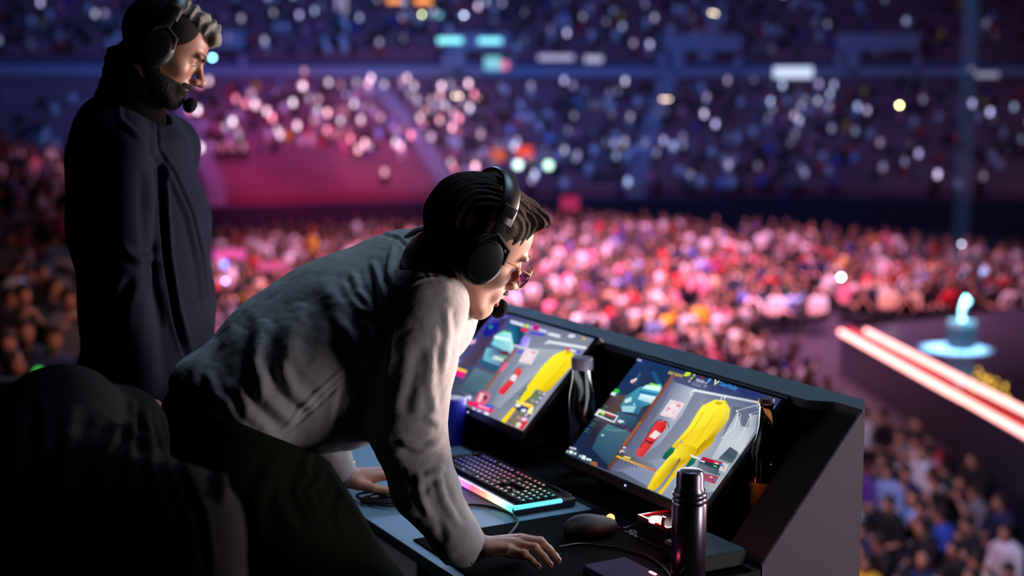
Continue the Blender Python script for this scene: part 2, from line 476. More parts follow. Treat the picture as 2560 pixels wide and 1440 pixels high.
# =================================================================== the leaning commentator
man = empty('person', (0, 0, 0), label='person in a pale grey shirt and olive trousers leaning over the desk on both hands', cat='person')
H1 = Head((-.080, 2.76, 1.383), rotm(23.6, 29, 10), 1.095, mouth=.0045)
neck0 = H1.W((-.045, 0, -.065)); C7 = aty(1086, 655, 2.87)
ShR = aty(1066, 752, 2.72); ElR = aty(1016, 1085, 2.71)
HR_w = atz(1192, 1372, .778)                                  # right wrist
HR_f = atz(1385, 1368, .745)-atz(1215, 1352, .745)
ShL = aty(955, 745, 3.08); ElL = aty(800, 1020, 3.22); HL_w = atz(858, 1192, .782)
HL_f = atz(985, 1188, .745)-atz(865, 1196, .745)
T0 = aty(1005, 765, 2.90); T1 = aty(850, 842, 2.86); T2 = aty(715, 918, 2.82); T3 = aty(600, 1005, 2.78)
PEL = aty(585, 1085, 2.78)
body = SDF(.02)
body.add(H1.f(H1.h.ev), k=.02)
body.cone(neck0, C7, .058, .062, k=.03)
body.cone(C7, T1, .07, .10, k=.03).cone(T1, T3, .10, .10, k=.03)
body.chain([C7, ShR, ElR, HR_w], [.05, .048, .038, .0265], k=.02)
body.chain([C7, ShL, ElL, HL_w], [.05, .048, .038, .0265], k=.02)
cR = [(6, 34, 26), (8, 36, 26), (10, 36, 26), (14, 34, 22)]
tipsR, upR = hand(body, HR_w+A3((0, 0, .004)), HR_f+A3((0, 0, .030)), (0, 0, 1), -WX, [(8, 36, 10), (8, 38, 10), (10, 38, 10), (14, 30, 8)], L=.96,
                  base=(6, 6, 6, 6), spread=(-.02, -.03, -.02, .02), thumb=((.025, .034, -.018), (.056, .050, -.036), (.080, .052, -.046)))
tipsL, upL = hand(body, HL_w, HL_f+A3((0, 0, .004)), (0, 0, 1), WX, [(4, 12, 10), (4, 14, 10), (4, 14, 10), (4, 12, 10)], L=1.02, base=(4, 4, 4, 4),
                  thumb=((.028, .034, -.010), (.062, .052, -.020), (.092, .058, -.026)))
lo = np.minimum.reduce([H1.box()[0], HR_w-.1, HL_w-.1, T3-.12, ShR-.1]); hi = np.maximum.reduce([H1.box()[1], HR_w+.24, HL_w+.2, T0+.1])
lo[2] = .72
def flatten_floor(V, F):
    V = V.copy(); m = V[:, 2] < .7425; V[m, 2] = .7425; return V
sdf_obj('body', body, lo, hi, .0029, SKIN, man, rel=1, post=flatten_floor)
eyes(H1, man); brows(H1, man)
for (p, d) in tipsR+tipsL:      # nails
    d = d/np.linalg.norm(d); up = A3((0, 0, 1)); up = up-d*(up@d); up /= np.linalg.norm(up); sd = np.cross(up, d)
    s = SDF(); s.ell(p-d*.003+up*.0055, (.0062, .0050, .0018), np.stack([d, sd, up]))
    V, F = s.mesh(p-.015, p+.015, .0011); link('fingernail', mesh_np('fingernail', V, F), NAIL, man)
# hair, lips, moustache
hr = SDF(.012)
hr.ell((-.014, 0, .036), (.094, .0805, .087)).ell((.030, 0, .066), (.062, .064, .050), k=.03).ell((.072, 0, .090), (.040, .048, .022), k=.02).ell((.100, 0, .080), (.021, .040, .018), k=.015)
hr.sub(f_ell((.112, 0, .002), (.054, .12, .098)), k=.01).sub(f_ell((.055, 0, -.075), (.088, .2, .083)), k=.012).sub(f_plane((0, 0, -.082), (0.25, 0, 1)), k=.012)
def hairfuzz(V, F):
    L = H1.loc(V); N = vnormals(V, F); top = np.clip((L[:, 0]-.0)*10, 0, 1)*np.clip((L[:, 2]-.06)*25, 0, 1)
    st = np.sin(L[:, 1]*330+2.2*np.sin(L[:, 0]*60)+3*wob(L, 30, 5))*.5+.5*wob(L*A3((1, 3, 1)), 170, 2)
    fine = np.sin(L[:, 1]*760+4*wob(L*A3((1, .4, 1)), 26, 12))*(.0009+.0011*top)
    V = V+N*(st*(.0010+.0040*top)+fine+wob(L, 60, 9)*.002)[:, None]
    return V
sdf_obj('hair', (lambda q: q)(type('X', (SDF,), {})(.01).add(H1.f(hr.ev))), *H1.box(.16), .0019, HAIR, man, rel=1, post=hairfuzz)
s = SDF(.003); s.chain([(.098, -.021, -.0530), (.1062, -.008, -.0500), (.1062, .008, -.0500), (.098, .021, -.0530)], [.0028, .0042, .0042, .0028])
V, F = s.mesh(A3((.08, -.04, -.07)), A3((.12, .04, -.03)), .0014); V = V+vnormals(V, F)*(wob(V, 900, 3)*.0008)[:, None]
link('moustache', mesh_np('moustache', V@H1.M.T*H1.s+H1.C, F), BROWM, man)
s = SDF(.002); s.chain([(.098, -.016, -.0755), (.1040, 0, -.0775), (.098, .016, -.0755)], [.003, .0048, .003])
V, F = s.mesh(A3((.08, -.04, -.09)), A3((.12, .04, -.06)), .0014)
link('lower_lip', mesh_np('lower_lip', V@H1.M.T*H1.s+H1.C, F), LIPM, man)

# shirt
sh = SDF(.05)
LAT = WX
tor = SDF(.05)
tor.cone(T0, T1, .150, .150, lat=LAT, fac=.80).cone(T1, T2, .150, .135, lat=LAT, fac=.80).cone(T2, T3, .135, .118, lat=LAT, fac=.72)
tor.ell(aty(870, 960, 2.84), (.13, .16, .125), k=.05)
tor.ell(aty(790, 990, 2.84), (.115, .15, .105), k=.04)
sh.cone(aty(1050, 695, 2.93), ShR, .085, .080, k=.05).cone(aty(1030, 705, 2.95), ShL, .080, .075, k=.05)
sh.chain([ShR, aty(1034, 890, 2.69), aty(1018, 1075, 2.70), aty(1062, 1225, 2.69), aty(1138, 1345, 2.685), aty(1160, 1378, 2.685)], [.078, .082, .070, .060, .042, .042], k=.02)
sh.chain([ShL, aty(850, 900, 3.18), aty(798, 1030, 3.22), aty(824, 1130, 3.215), aty(850, 1180, 3.215)], [.075, .062, .054, .046, .039], k=.02)
tor.cone(T3, aty(530, 985, 2.78), .112, .085, k=.03, lat=LAT, fac=.72)
hp = aty(475, 1003, 2.78); hq = aty(700, 1106, 2.78); hn = np.cross(hq-hp, LAT); hn = hn*(-1 if hn[2] > 0 else 1)
tor.cut(f_plane(hp, hn), k=.015)
sh.add(tor.ev, k=.05); sh.cone(C7, T0, .06, .11, k=.05)
# openings: cuffs, neck and hem
sh.cut(lambda P: -f_cone(aty(1178, 1392, 2.685), aty(1260, 1440, 2.70), .033, .05)(P), k=.003)
sh.cut(lambda P: -f_cone(aty(858, 1198, 3.215), aty(900, 1225, 3.215), .030, .05)(P), k=.003)
sh.cut(lambda P: -f_cone(neck0, C7+A3((.03, 0, -.02)), .066, .066)(P), k=.01)
STR = [
 ([(660, 800), (640, 900), (660, 990), (740, 1060)], 20, .016), ([(600, 820), (555, 900), (500, 980)], 22, .010), ([(700, 900), (730, 980), (790, 1020)], 16, .009),
 ([(540, 850), (490, 930), (478, 1000)], 14, .008),
 ([(880, 680), (895, 730), (935, 770)], 9, .010), ([(930, 650), (955, 720), (965, 760)], 9, .010), ([(985, 610), (975, 660), (972, 700)], 7, .008),
 ([(850, 700), (900, 770), (960, 790)], 12, .007), ([(960, 790), (950, 880), (935, 960)], 14, -.016), ([(840, 760), (900, 830), (930, 900)], 16, -.008),
 ([(930, 870), (840, 940), (760, 1010), (700, 1080)], 5, .005), ([(938, 895), (850, 962), (775, 1030), (715, 1085)], 4, -.005),
 ([(905, 910), (895, 980), (880, 1050)], 10, .008), ([(870, 950), (850, 1010), (840, 1060)], 10, -.007),
 ([(1000, 1105), (1060, 1120), (1110, 1100)], 9, .011), ([(1000, 1130), (1050, 1150), (1105, 1140)], 12, -.006), ([(1010, 1180), (1060, 1195), (1110, 1170)], 10, .010),
 ([(1035, 1235), (1080, 1215), (1130, 1225)], 12, -.005), ([(1045, 1180), (1050, 1240), (1075, 1290)], 9, .008), ([(1090, 1180), (1110, 1250), (1150, 1320)], 9, .008),
 ([(1075, 1230), (1100, 1300), (1110, 1360)], 12, -.005), ([(1060, 1040), (1100, 1060)], 10, .006), ([(1080, 880), (1075, 960), (1085, 1040)], 12, .006), ([(1050, 860), (1030, 960), (1010, 1040)], 16, -.007),
 ([(1115, 770), (1120, 840), (1105, 930)], 10, .006), ([(1060, 640), (1100, 690), (1155, 705)], 4, .004), ([(1048, 650), (1090, 700), (1150, 715)], 3, -.004), ([(1000, 730), (1050, 700), (1080, 693), (1125, 695)], 3, .004),
 ([(930, 575), (1000, 590), (1060, 650), (1080, 695)], 4, .004), ([(922, 580), (995, 598), (1050, 655), (1072, 700)], 4, -.004),
 ([(760, 760), (720, 850), (730, 930)], 24, .007), ([(800, 700), (860, 790), (880, 860)], 22, .006), ([(600, 960), (620, 1030), (680, 1080)], 14, .008), ([(520, 930), (540, 990), (600, 1040)], 12, .007)]
def shirt_post(V, F):
    N = vnormals(V, F); V = V+N*(wob(V, 16, 1)*.0035+wob(V, 45, 2)*.0016)[:, None]
    fw = np.clip((HR_w[2]+.42-V[:, 2])*4, .25, 1)
    V = creases(V, F, [(a, w_*1.0, h_*.62) for a, w_, h_ in STR])
    N = vnormals(V, F); V = V+N*(np.abs(wob(V*A3((1, 1, .6)), 70, 21))*.0016+np.abs(wob(V*A3((.7, 1, 1)), 130, 22))*.0009)[:, None]*1.0
    return relax(V, F, 1, .3)
slo = np.minimum.reduce([T3-.3, ShR-.12, HR_w-.1]); shi = np.maximum.reduce([C7+.2, ShL+.12, HR_w+.06, HL_w+.1]); slo[2] = .76; shi[2] = 1.50
sdf_obj('shirt', sh, slo, shi, .0042, SHIRT, man, rel=1, post=shirt_post)
# collar standing round the neck
cdir = (neck0-C7); cdir /= np.linalg.norm(cdir)
ca = f_cone(C7-cdir*.03+A3((-.012, 0, 0)), C7+cdir*.2+A3((0.01, 0, 0)), .073, .066)
col = SDF(); col.add(lambda P: np.abs(ca(P))-.0035, k=0).cut(f_plane(C7+cdir*.045, cdir), k=.004).cut(f_plane(C7-cdir*.03, -cdir), k=.004)
sdf_obj('collar', col, C7-.15, C7+.17, .0026, SHIRT, man, rel=1)
# trousers
hipR = PEL+WX*.09; hipL = PEL-WX*.09
kR = aty(905, 1500, 2.74); kL = kR-WX*.24+A3((-.10, -.04, 0)); aR = np.array([kR[0]-.16, kR[1]-.02, .10]); aL = np.array([kL[0]-.18, kL[1]-.04, .10])
tr = SDF(.04)
tr.cone(hipR, hipL, .115, .115).ell(aty(640, 1105, 2.80), (.13, .15, .06), k=.04)
tr.chain([hipR, kR, aR], [.118, .088, .072], k=.03).chain([hipL, kL, aL], [.118, .088, .072], k=.03)
tr.cone(T3+(PEL-T3)*.35, PEL, .112, .118, lat=LAT, fac=.75, k=.04)
tr.cut(f_plane(hp-hn/np.linalg.norm(hn)*.012, -hn), k=.006)
STRT = [([(790, 1110), (760, 1160), (770, 1200)], 10, .010), ([(810, 1180), (770, 1230), (800, 1300)], 9, .009), ([(850, 1220), (820, 1280), (850, 1340)], 9, -.008), ([(700, 1120), (640, 1250), (660, 1400)], 18, .008), ([(740, 1140), (720, 1240), (770, 1330)], 14, -.008)]
def tr_post(V, F): return creases(V+vnormals(V, F)*(wob(V, 18, 4)*.002)[:, None], F, [(a, w_, h_*.55) for a, w_, h_ in STRT])
sdf_obj('trousers', tr, np.minimum.reduce([hipR, hipL, aR, aL])-.15, np.maximum.reduce([hipR, hipL, kR, kL])+.15, .007, TROU, man, rel=1, post=tr_post)
for a in (aR, aL):
    s = SDF(.03); f = BX
    s.cone(a+A3((0, 0, -.04)), a+f*.15+A3((0, 0, -.055)), .048, .040).ell(a+A3((0, 0, .0)), (.05, .05, .06), k=.03).cut(f_plane(A3((0, 0, .004)), (0, 0, -1)))
    sdf_obj('shoe', s, a-.2+A3((0, 0, .0)), a+.25, .007, PLASM, man)

# =================================================================== the standing commentator
man2 = empty('person', (0, 0, 0), label='person in a dark navy jacket and black roll neck standing behind, bearded', cat='person')
H2 = Head((-.804, 3.30, 1.772), rotm(12, 29, -4), .97, mouth=.002)
dB = 3.30
n0 = H2.W((-.045, 0, -.07)); n1 = aty(318, 300, dB+.02)
FW = A3((math.cos(R(-14)), math.sin(R(-14)), 0)); RT = A3((FW[1], -FW[0], 0))   # facing and his right-hand side (towards the camera)
c1 = aty(322, 400, dB+.02); c2 = aty(352, 560, dB+.02); c3 = aty(372, 760, dB+.02); c4 = aty(375, 960, dB+.02); c5 = aty(372, 1090, dB+.02)
hipz = c5
sR = aty(292, 365, dB-.17); eR = aty(300, 680, dB-.20); wR = aty(345, 985, dB-.16)
sL = c1-RT*.19+A3((0, 0, .02)); eL = sL+A3((-.03, .03, -.31)); wL = eL+A3((.03, .0, -.26))
b2 = SDF(.02)
b2.add(H2.f(H2.h.ev), k=.02).cone(n0, n1, .050, .056, k=.03).cone(n1, c1, .07, .10, k=.03).cone(c1, c3, .10, .10, k=.03).cone(c3, c5, .10, .11, k=.03)
b2.chain([n1, sR, eR, wR], [.05, .05, .038, .027]).chain([n1, sL, eL, wL], [.05, .05, .038, .027])
ft = [np.array([c5[0]-.02, c5[1], 0])+RT*q*.12 for q in (1, -1)]
for q, t in ((1, ft[0]), (-1, ft[1])):
    b2.chain([c5+RT*q*.09+A3((0, 0, .02)), t+A3((.01, 0, .50)), t+A3((-.01, 0, .08))], [.085, .055, .040], k=.02)
    b2.cone(t+A3((0, 0, .045)), t+FW*.16+A3((0, 0, .035)), .040, .030)
hand(b2, wR, (.12, .03, -1), RT, FW, [(6, 20, 20), (8, 24, 22), (10, 26, 22), (12, 26, 22)], L=.98)
hand(b2, wL, (.1, .05, -1), -RT, FW, [(6, 20, 20), (8, 24, 22), (10, 26, 22), (12, 26, 22)], L=.98)
blo = np.array([-1.12, 2.95, 0.0]); bhi = np.array([-.30, 3.72, 1.95])
sdf_obj('body', b2, blo, bhi, .0034, SKIN2, man2, rel=1)
eyes(H2, man2); brows(H2, man2, 1.25)
def fcl(g, *cuts):
    s = SDF(.004); s.add(g, k=0)
    for c in cuts: s.cut(c, .006)
    return s
# hair: dark faded sides, greying waves on top
side = SDF(.012); side.ell((-.014, 0, .034), (.093, .0785, .090))
side.ell((.018, .0, -.012), (.024, .077, .040), k=.012).ell((.024, 0, .046), (.064, .0705, .062), k=.02).sub(f_ell((.112, 0, -.004), (.047, .12, .085)), k=.01).sub(f_ell((.060, 0, -.090), (.072, .2, .060)), k=.012).sub(f_plane((0, 0, -.080), (.2, 0, 1)), k=.012)
t2 = SDF(); t2.add(H2.f(side.ev)); sdf_obj('hair_sides', t2, *H2.box(.15), .0028, HAIRD, man2)
top = SDF(.014); top.ell((.006, 0, .084), (.088, .062, .044)).ell((.060, 0, .092), (.046, .050, .026), k=.02).ell((.098, .0, .074), (.018, .040, .018), k=.015)
def curls(V, F):
    L = H2.loc(V); N = vnormals(V, F)
    return V+N*(np.sin(L[:, 0]*260+3.5*wob(L, 60, 6))*.0026+wob(L, 150, 8)*.0026)[:, None]
t2 = SDF(); t2.add(H2.f(top.ev)); sdf_obj('hair_top', t2, *H2.box(.16), .0024, HAIRG, man2, post=curls)
hh = H2.h
jaw = SDF(.015); jaw.ell((.030, 0, -.092), (.085, .085, .050)).ell((-.005, 0, -.04), (.035, .09, .045), k=.02).ell((.085, 0, -.050), (.03, .034, .012), k=.01)
jaw.sub(f_ell((.110, 0, -.0655), (.026, .017, .0075)), k=.004).sub(f_ell((.070, 0, -.012), (.075, .09, .036)), k=.01)
bd = SDF(); bd.add(H2.f(lambda P: np.maximum(hh.ev(P)-.0025, jaw.ev(P))), k=0)
sdf_obj('beard', bd, *H2.box(.15), .0026, HAIRD, man2, rel=1, post=lambda V, F: V+vnormals(V, F)*(wob(V, 700, 3)*.0007)[:, None])
# roll neck, jacket, trousers, shoes
rn = SDF(.02); rn.cone(n0+A3((.010, 0, .03)), n1, .058, .076).cone(n1, c1, .08, .10, k=.04).cut(f_plane(n0+A3((-.02, 0, .036)), n0-n1), k=.006)
sdf_obj('roll_neck', rn, n1-.22, n0+.12, .005, KNIT, man2, post=lambda V, F: V+vnormals(V, F)*(np.sin(V[:, 2]*260)*.0012)[:, None])
jk = SDF(.045)
for a, b, r1, r2 in ((c1, c2, .125, .135), (c2, c3, .135, .130), (c3, c4, .130, .140), (c4, c5, .140, .150)): jk.cone(a, b, r1, r2, lat=RT, fac=.66)
jk.cone(n1+A3((-.03, 0, -.02)), c1, .085, .13, k=.05).cone(n1-A3((.03, 0, .03)), sR, .07, .078, k=.04).cone(n1-A3((.0, 0, .03)), sL, .07, .078, k=.04)
jk.chain([sR, aty(288, 480, dB-.19), eR, wR+A3((0, 0, .03))], [.080, .078, .064, .052], k=.018).chain([sL, eL, wL], [.075, .062, .048], k=.018)
jk.cut(lambda P: -f_cone(n0+A3((.01, 0, 0)), n1+A3((.02, 0, .0)), .084, .078)(P), k=.008).cut(f_plane(c5-A3((0, 0, .03)), (0, 0, -1)), k=.01)
# front opening in a V
STRJ = [([(392, 300), (395, 370), (440, 440), (480, 530), (505, 640), (520, 760)], 4, -.006), ([(382, 310), (386, 380), (430, 450), (470, 540), (495, 650), (512, 770)], 7, .006), ([(402, 400), (404, 520), (412, 640), (435, 780), (470, 900)], 8, -.018),
 ([(375, 420), (380, 560), (395, 700), (420, 820)], 14, .010), ([(250, 420), (235, 560), (262, 640)], 18, .006), ([(300, 620), (350, 650), (390, 640)], 12, .007), ([(460, 760), (490, 745), (515, 735)], 4, -.005), ([(290, 210), (300, 300), (360, 350)], 8, .005), ([(330, 690), (300, 760), (290, 850)], 14, -.006)]
def jk_post(V, F): return creases(V+vnormals(V, F)*(wob(V, 12, 7)*.004)[:, None], F, STRJ)
sdf_obj('jacket', jk, blo+A3((0, 0, .8)), bhi, .005, JACK, man2, post=jk_post)
# stand-up collar
nd = (n0-n1); nd /= np.linalg.norm(nd)
cf = f_cone(n1-nd*.05+A3((.005, 0, 0)), n0+nd*.1+A3((.02, 0, 0)), .090, .062)
c_ = SDF(); c_.add(lambda P: np.abs(cf(P))-.005, k=0).cut(f_plane(n1+nd*.045-FW*.05, nd+FW*1.0), k=.005).cut(f_plane(n1-nd*.05, -nd), k=.004)
sdf_obj('jacket_collar', c_, n1-.18, n1+.18, .0036, JACK, man2)
t_ = SDF(.03); t_.cone(c5+RT*.07, c5-RT*.07, .125, .125)
for q, t in ((1, ft[0]), (-1, ft[1])): t_.chain([c5+RT*q*.085, t+A3((.01, 0, .50)), t+A3((-.01, 0, .09))], [.115, .085, .075], k=.02)
sdf_obj('trousers', t_, np.array([-1.12, 2.95, .03]), np.array([-.5, 3.7, 1.15]), .009, KNIT, man2)
for t in ft:
    s = SDF(.02); s.cone(t+A3((-.03, 0, .052)), t+FW*.17+A3((0, 0, .046)), .052, .044).cut(f_plane(A3((0, 0, .004)), (0, 0, -1)))
    sdf_obj('shoe', s, t-.15, t+.28, .007, PLASM, man2)

# =================================================================== headsets and glasses (worn, lifted off on their own)
def headset(H, label, mic=(.118, .012, -.082), cupc=(-.004, .094, -.010), side_mic=1, bandx=-.008):
    e = empty('headset', tuple(H.C), label=label, cat='headset', group='commentary headsets')
    T = H.mat4(); T2 = Matrix.Translation(-Vector(H.C)) @ T
    def done(o): o.data.transform(T2); return o
    for q in (-1, 1):
        b = MB(); Mx = Matrix.Translation((cupc[0], cupc[1]*q, cupc[2])) @ Matrix.Rotation(R(-90*q), 4, 'X') @ Matrix.Diagonal((.86, 1.02, 1, 1))
        b.lathe([(0, .019), (.022, .019), (.034, .017), (.0355, .0135), (.038, .013), (.044, .008), (.0465, 0), (.0465, -.006), (.044, -.010), (0, -.010)], Mx, 48)
        cup = done(b.build('ear_cup', PLAS, e, True))
        b = MB(); pts = [(.0365*math.cos(t), .0365*math.sin(t), -.016) for t in np.linspace(0, 2*math.pi, 33)[:-1]]
        b.tube(pts, .0105, 10, Mx, closed=True); b.lathe([(0, -.012), (.036, -.012), (.036, -.014), (0, -.014)], Mx, 24); p = b.build('ear_pad', PADM, e, True); done(p)
        b = MB(); yk = [(cupc[0]-.028, cupc[1]*q*1.10, cupc[2]+.012), (cupc[0]-.022, cupc[1]*q*1.12, cupc[2]+.036), (bandx, cupc[1]*q*1.08, cupc[2]+.052), (cupc[0]+.030, cupc[1]*q*1.12, cupc[2]+.036), (cupc[0]+.034, cupc[1]*q*1.10, cupc[2]+.010)]
        b.tube(yk, .0042, 8); b.box((bandx, cupc[1]*q*1.05, cupc[2]+.068), (.020, .006, .040), bev=.002); b.box((bandx, cupc[1]*q*1.03, cupc[2]+.094), (.026, .011, .022), bev=.003)
        done(b.build('yoke', PLASM, e, True))
    b = MB(); N = 29; L1 = []
    for i in range(N):
        t = R(8)+(math.pi-R(16))*i/(N-1)
        y = -math.cos(t)*.096; z = .044+math.sin(t)**.85*.087; L1.append((y, z))
    vs = []
    for (y, z) in L1:
        rr = math.hypot(y, z-.03); ny, nz = y/rr, (z-.03)/rr
        vs.append([b.bm.verts.new((bandx+dx, y+ny*dn, z+nz*dn)) for dx, dn in ((-.016, 0), (-.017, .006), (-.012, .010), (.012, .010), (.017, .006), (.016, 0), (0, -.003))])
    for A, B in zip(vs, vs[1:]):
        for k in range(7): b.bm.faces.new((A[k], A[(k+1) % 7], B[(k+1) % 7], B[k]))
    b.bm.faces.new(vs[0]); b.bm.faces.new(vs[-1])
    done(b.build('headband', PLAS, e, True))
    m = Vector(mic); s = Vector((cupc[0]+.02, cupc[1]*side_mic*1.04, cupc[2]-.028)); mid = Vector((.085, .066*side_mic, -.082))
    b = MB(); pts = [s*(1-t)**2+mid*2*t*(1-t)+m*t*t for t in np.linspace(0, 1, 16)]
    b.tube(pts, .0028, 8); done(b.build('microphone_boom', PLASM, e, True))
    b = MB(); b.sphere(mic, (.0165, .0165, .0185)); done(b.build('foam_windshield', mat('foam_black', (.006, .006, .007), .95, bump=.8, bscale=300, bdist=.002, spec=.1), e, True))
    return e
headset(H1, 'black headset worn by the leaning commentator with a boom microphone', mic=(.120, .014, -.084))
headset(H2, 'black headset on the standing bearded commentator, foam microphone at his lips', mic=(.121, -.006, -.088), side_mic=1)
gl = empty('eyeglasses', tuple(H1.C), label='thin gold wire glasses with purple tinted lenses on the leaning commentator', cat='glasses')
Tg = Matrix.Translation(-Vector(H1.C)) @ H1.mat4()
for q in (-1, 1):
    c = Vector((.113, .033*q, -.006)); ring = [(c.x-abs(math.cos(t))*.0006-(.004 if math.cos(t)*q > 0 else 0)*abs(math.cos(t)), c.y+.0235*math.cos(t), c.z+.0215*math.sin(t)) for t in np.linspace(0, 2*math.pi, 33)[:-1]]
    b = MB(); b.tube(ring, .0010, 6, closed=True)
    b.tube([(.1085, .0565*q, .000), (.104, .064*q, .004), (.060, .079*q, .006), (.000, .083*q, .004), (-.03, .082*q, -.01)], .0009, 6); b.build('rim', GOLDW, gl, True).data.transform(Tg)
    b = MB(); b.bm.faces.new([b.bm.verts.new(p) for p in ring]); o = b.build('lens', mat('lens_tint', (.55, .25, .60), .03, trans=.92, spec=.6), gl); o.data.transform(Tg)
    sm = o.modifiers.new('thick', 'SOLIDIFY'); sm.thickness = .0015
b = MB(); b.tube([(.1125, -.0095, -.002), (.1155, 0, .001), (.1125, .0095, -.002)], .0010, 6); b.build('bridge', GOLDW, gl, True).data.transform(Tg)
# watch on the left wrist
wd = A3(HL_f)/np.linalg.norm(HL_f); wc = HL_w+wd*.010+A3((0, 0, .003))
wt = empty('wristwatch', tuple(wc), label='silver bracelet watch at the left cuff of the leaning commentator', cat='watch')
y_ = np.cross(A3((0, 0, 1)), wd); z_ = np.cross(wd, y_)
b = MB()
for k in range(26):
    t = 2*math.pi*k/26; c = y_*math.cos(t)*.0355+z_*math.sin(t)*.0300
    rot = Matrix([list(wd), list(-y_*math.sin(t)+z_*math.cos(t)), list(y_*math.cos(t)+z_*math.sin(t))]).transposed()
    b.box(tuple(c), (.017, .0070, .003), rot, bev=.0008)
b.build('bracelet', METL, wt, False)
b = MB(); rot = Matrix([list(wd), list(y_), list(z_)]).transposed().to_4x4(); b.lathe([(0, 0), (.017, 0), (.0185, .003), (.017, .007), (.014, .0085), (0, .0085)], Matrix.Translation(tuple(z_*.0285)) @ rot, 28); b.build('watch_case', METL, wt, True)
# =================================================================== console and what stands on it
DZ = .74
M_CON = mat('console_black', srgb(9, 10, 13), .6, spec=.2, bump=.15, bscale=120, var=.15, vscale=6)
M_RIM = mat('console_rim_slate', srgb(60, 84, 100), .6, bump=.15, bscale=200, var=.06, vscale=5)
M_SIDE = mat('console_side_grey', srgb(92, 82, 98), .7, bump=.03, bscale=300, var=.05, vscale=3)
M_TOP = mat('desktop_laminate', srgb(108, 140, 166), .5, bump=.08, bscale=300, var=.05, vscale=8)
con = empty('commentary_desk', tuple(UV(-2.9, 1.6)), label='long black commentary desk with recessed worktop and a grey angled end panel', cat='desk')
con_inv = Matrix.Translation(-Vector(UV(-2.9, 1.6)))
def uvb(name, m, parent, fn, smooth=False, inv=con_inv):
    b = MB(); fn(b); o = b.build(name, m, parent, smooth); o.data.transform(inv @ E_UV); return o
U0, U1 = -3.60, -2.24                 # inside faces of the end panels
uvb('worktop', M_TOP, con, lambda b: b.box(((-3.6-2.12)/2, (1.19+1.665)/2, DZ-.0125), (1.48, .475, .025), bev=.002))
uvb('worktop_inset', M_CON, con, lambda b: b.box(((-3.6-2.12)/2, (1.665+1.735)/2, DZ-.0125), (1.48, .07, .025)))
uvb('worktop_back', M_CON, con, lambda b: b.box(((-3.6-2.24)/2, (1.735+1.99)/2, DZ-.0125), (1.36, .255, .025)))
prof = [(1.735, DZ), (1.735, .04), (1.990, .04), (1.990, 1.018), (1.975, 1.018)]
def endp(u0, u1):
    def f(b):
        M = Matrix(((0, 0, 1, 0), (1, 0, 0, 0), (0, 1, 0, 0), (0, 0, 0, 1)))
        b.prism(prof, u0, u1, M)
    return f
uvb('end_panel', M_CON, con, endp(-2.24, -2.124)); uvb('end_panel', M_CON, con, endp(-3.72, -3.60))
uvb('side_cladding', M_SIDE, con, lambda b: b.prism([(1.737, DZ-.3), (1.737, .03), (1.992, .03), (1.992, 1.034), (1.985, 1.032), (1.737, .750)], -2.124, -2.118, Matrix(((0, 0, 1, 0), (1, 0, 0, 0), (0, 1, 0, 0), (0, 0, 0, 1)))))
uvb('back_panel', M_CON, con, lambda b: b.prism([(1.99, .03), (2.05, .03), (2.05, 1.02), (1.955, 1.02)], -3.60, -2.24, Matrix(((0, 0, 1, 0), (1, 0, 0, 0), (0, 1, 0, 0), (0, 0, 0, 1)))))
uvb('rim', M_RIM, con, lambda b: b.prism([(-3.72, 1.945), (-2.24, 1.945), (-2.20, 1.985), (-2.118, 1.985), (-2.118, 1.990), (-2.185, 2.052), (-3.72, 2.052)], 1.018, 1.036))
for u in (-3.57, -2.16): uvb('leg', M_CON, con, lambda b: b.box((u, 1.25, (DZ-.025)/2), (.06, .06, DZ-.027)))
uvb('modesty_panel', M_CON, con, lambda b: b.box((-2.92, 1.70, .40), (1.36, .02, .60)))

# ---- monitors: screen drawings are made in photo coordinates of each display and mapped to its own surface
SW, SH = .531, .299
TILT = R(44); UPM = BX*math.sin(TILT)+ZX*math.cos(TILT); NRM = np.cross(WX, UPM)    # NRM looks at the commentators
def screen_obj(name, parent, C, draw, strength=1.12):
    TL = C-WX*SW/2+UPM*SH/2
    def toS(px, py):
        r = ray(px, py); t = ((C-CAMP)@NRM)/(r@NRM); P = CAMP+r*t; return (P-TL)@WX, -((P-TL)@UPM)
    polys = []
    draw(polys, toS)
    bm = bmesh.new(); cl = bm.loops.layers.float_color.new('Col'); lay = 0
    for pts, cols in polys:
        lay += 1; z = .00004*lay
        # clip to the panel
        out = [(x, y, c) for (x, y), c in zip(pts, cols)]
        for ax, lim, sg in ((0, 0, 1), (0, SW, -1), (1, 0, 1), (1, SH, -1)):
            res = []
            for i in range(len(out)):
                a, b_ = out[i], out[(i+1) % len(out)]; ia = sg*(a[ax]-lim) >= 0; ib = sg*(b_[ax]-lim) >= 0
                if ia: res.append(a)
                if ia != ib:
                    t = (lim-a[ax])/(b_[ax]-a[ax]); res.append((a[0]+(b_[0]-a[0])*t, a[1]+(b_[1]-a[1])*t, tuple(p+(q-p)*t for p, q in zip(a[2], b_[2]))))
            out = res
            if len(out) < 3: break
        if len(out) < 3: continue
        try:
            f = bm.faces.new([bm.verts.new((x-SW/2, SH/2-y, z)) for x, y, c in out])
        except ValueError: continue
        for lp, q in zip(f.loops, out): lp[cl] = (*q[2], 1)
        f.normal_update()
        if f.normal.z < 0: f.normal_flip()
    bmesh.ops.triangulate(bm, faces=bm.faces, ngon_method='EAR_CLIP')
    me = bpy.data.meshes.new(name); bm.to_mesh(me); bm.free()
    m = mat('display_picture', (0, 0, 0), .3, emit=(1, 1, 1), estr=strength, vcol='Col')
    o = link(name, me, m, parent); o.location = (0, 0, .0005); return o
def lin(c): return srgb(*c)
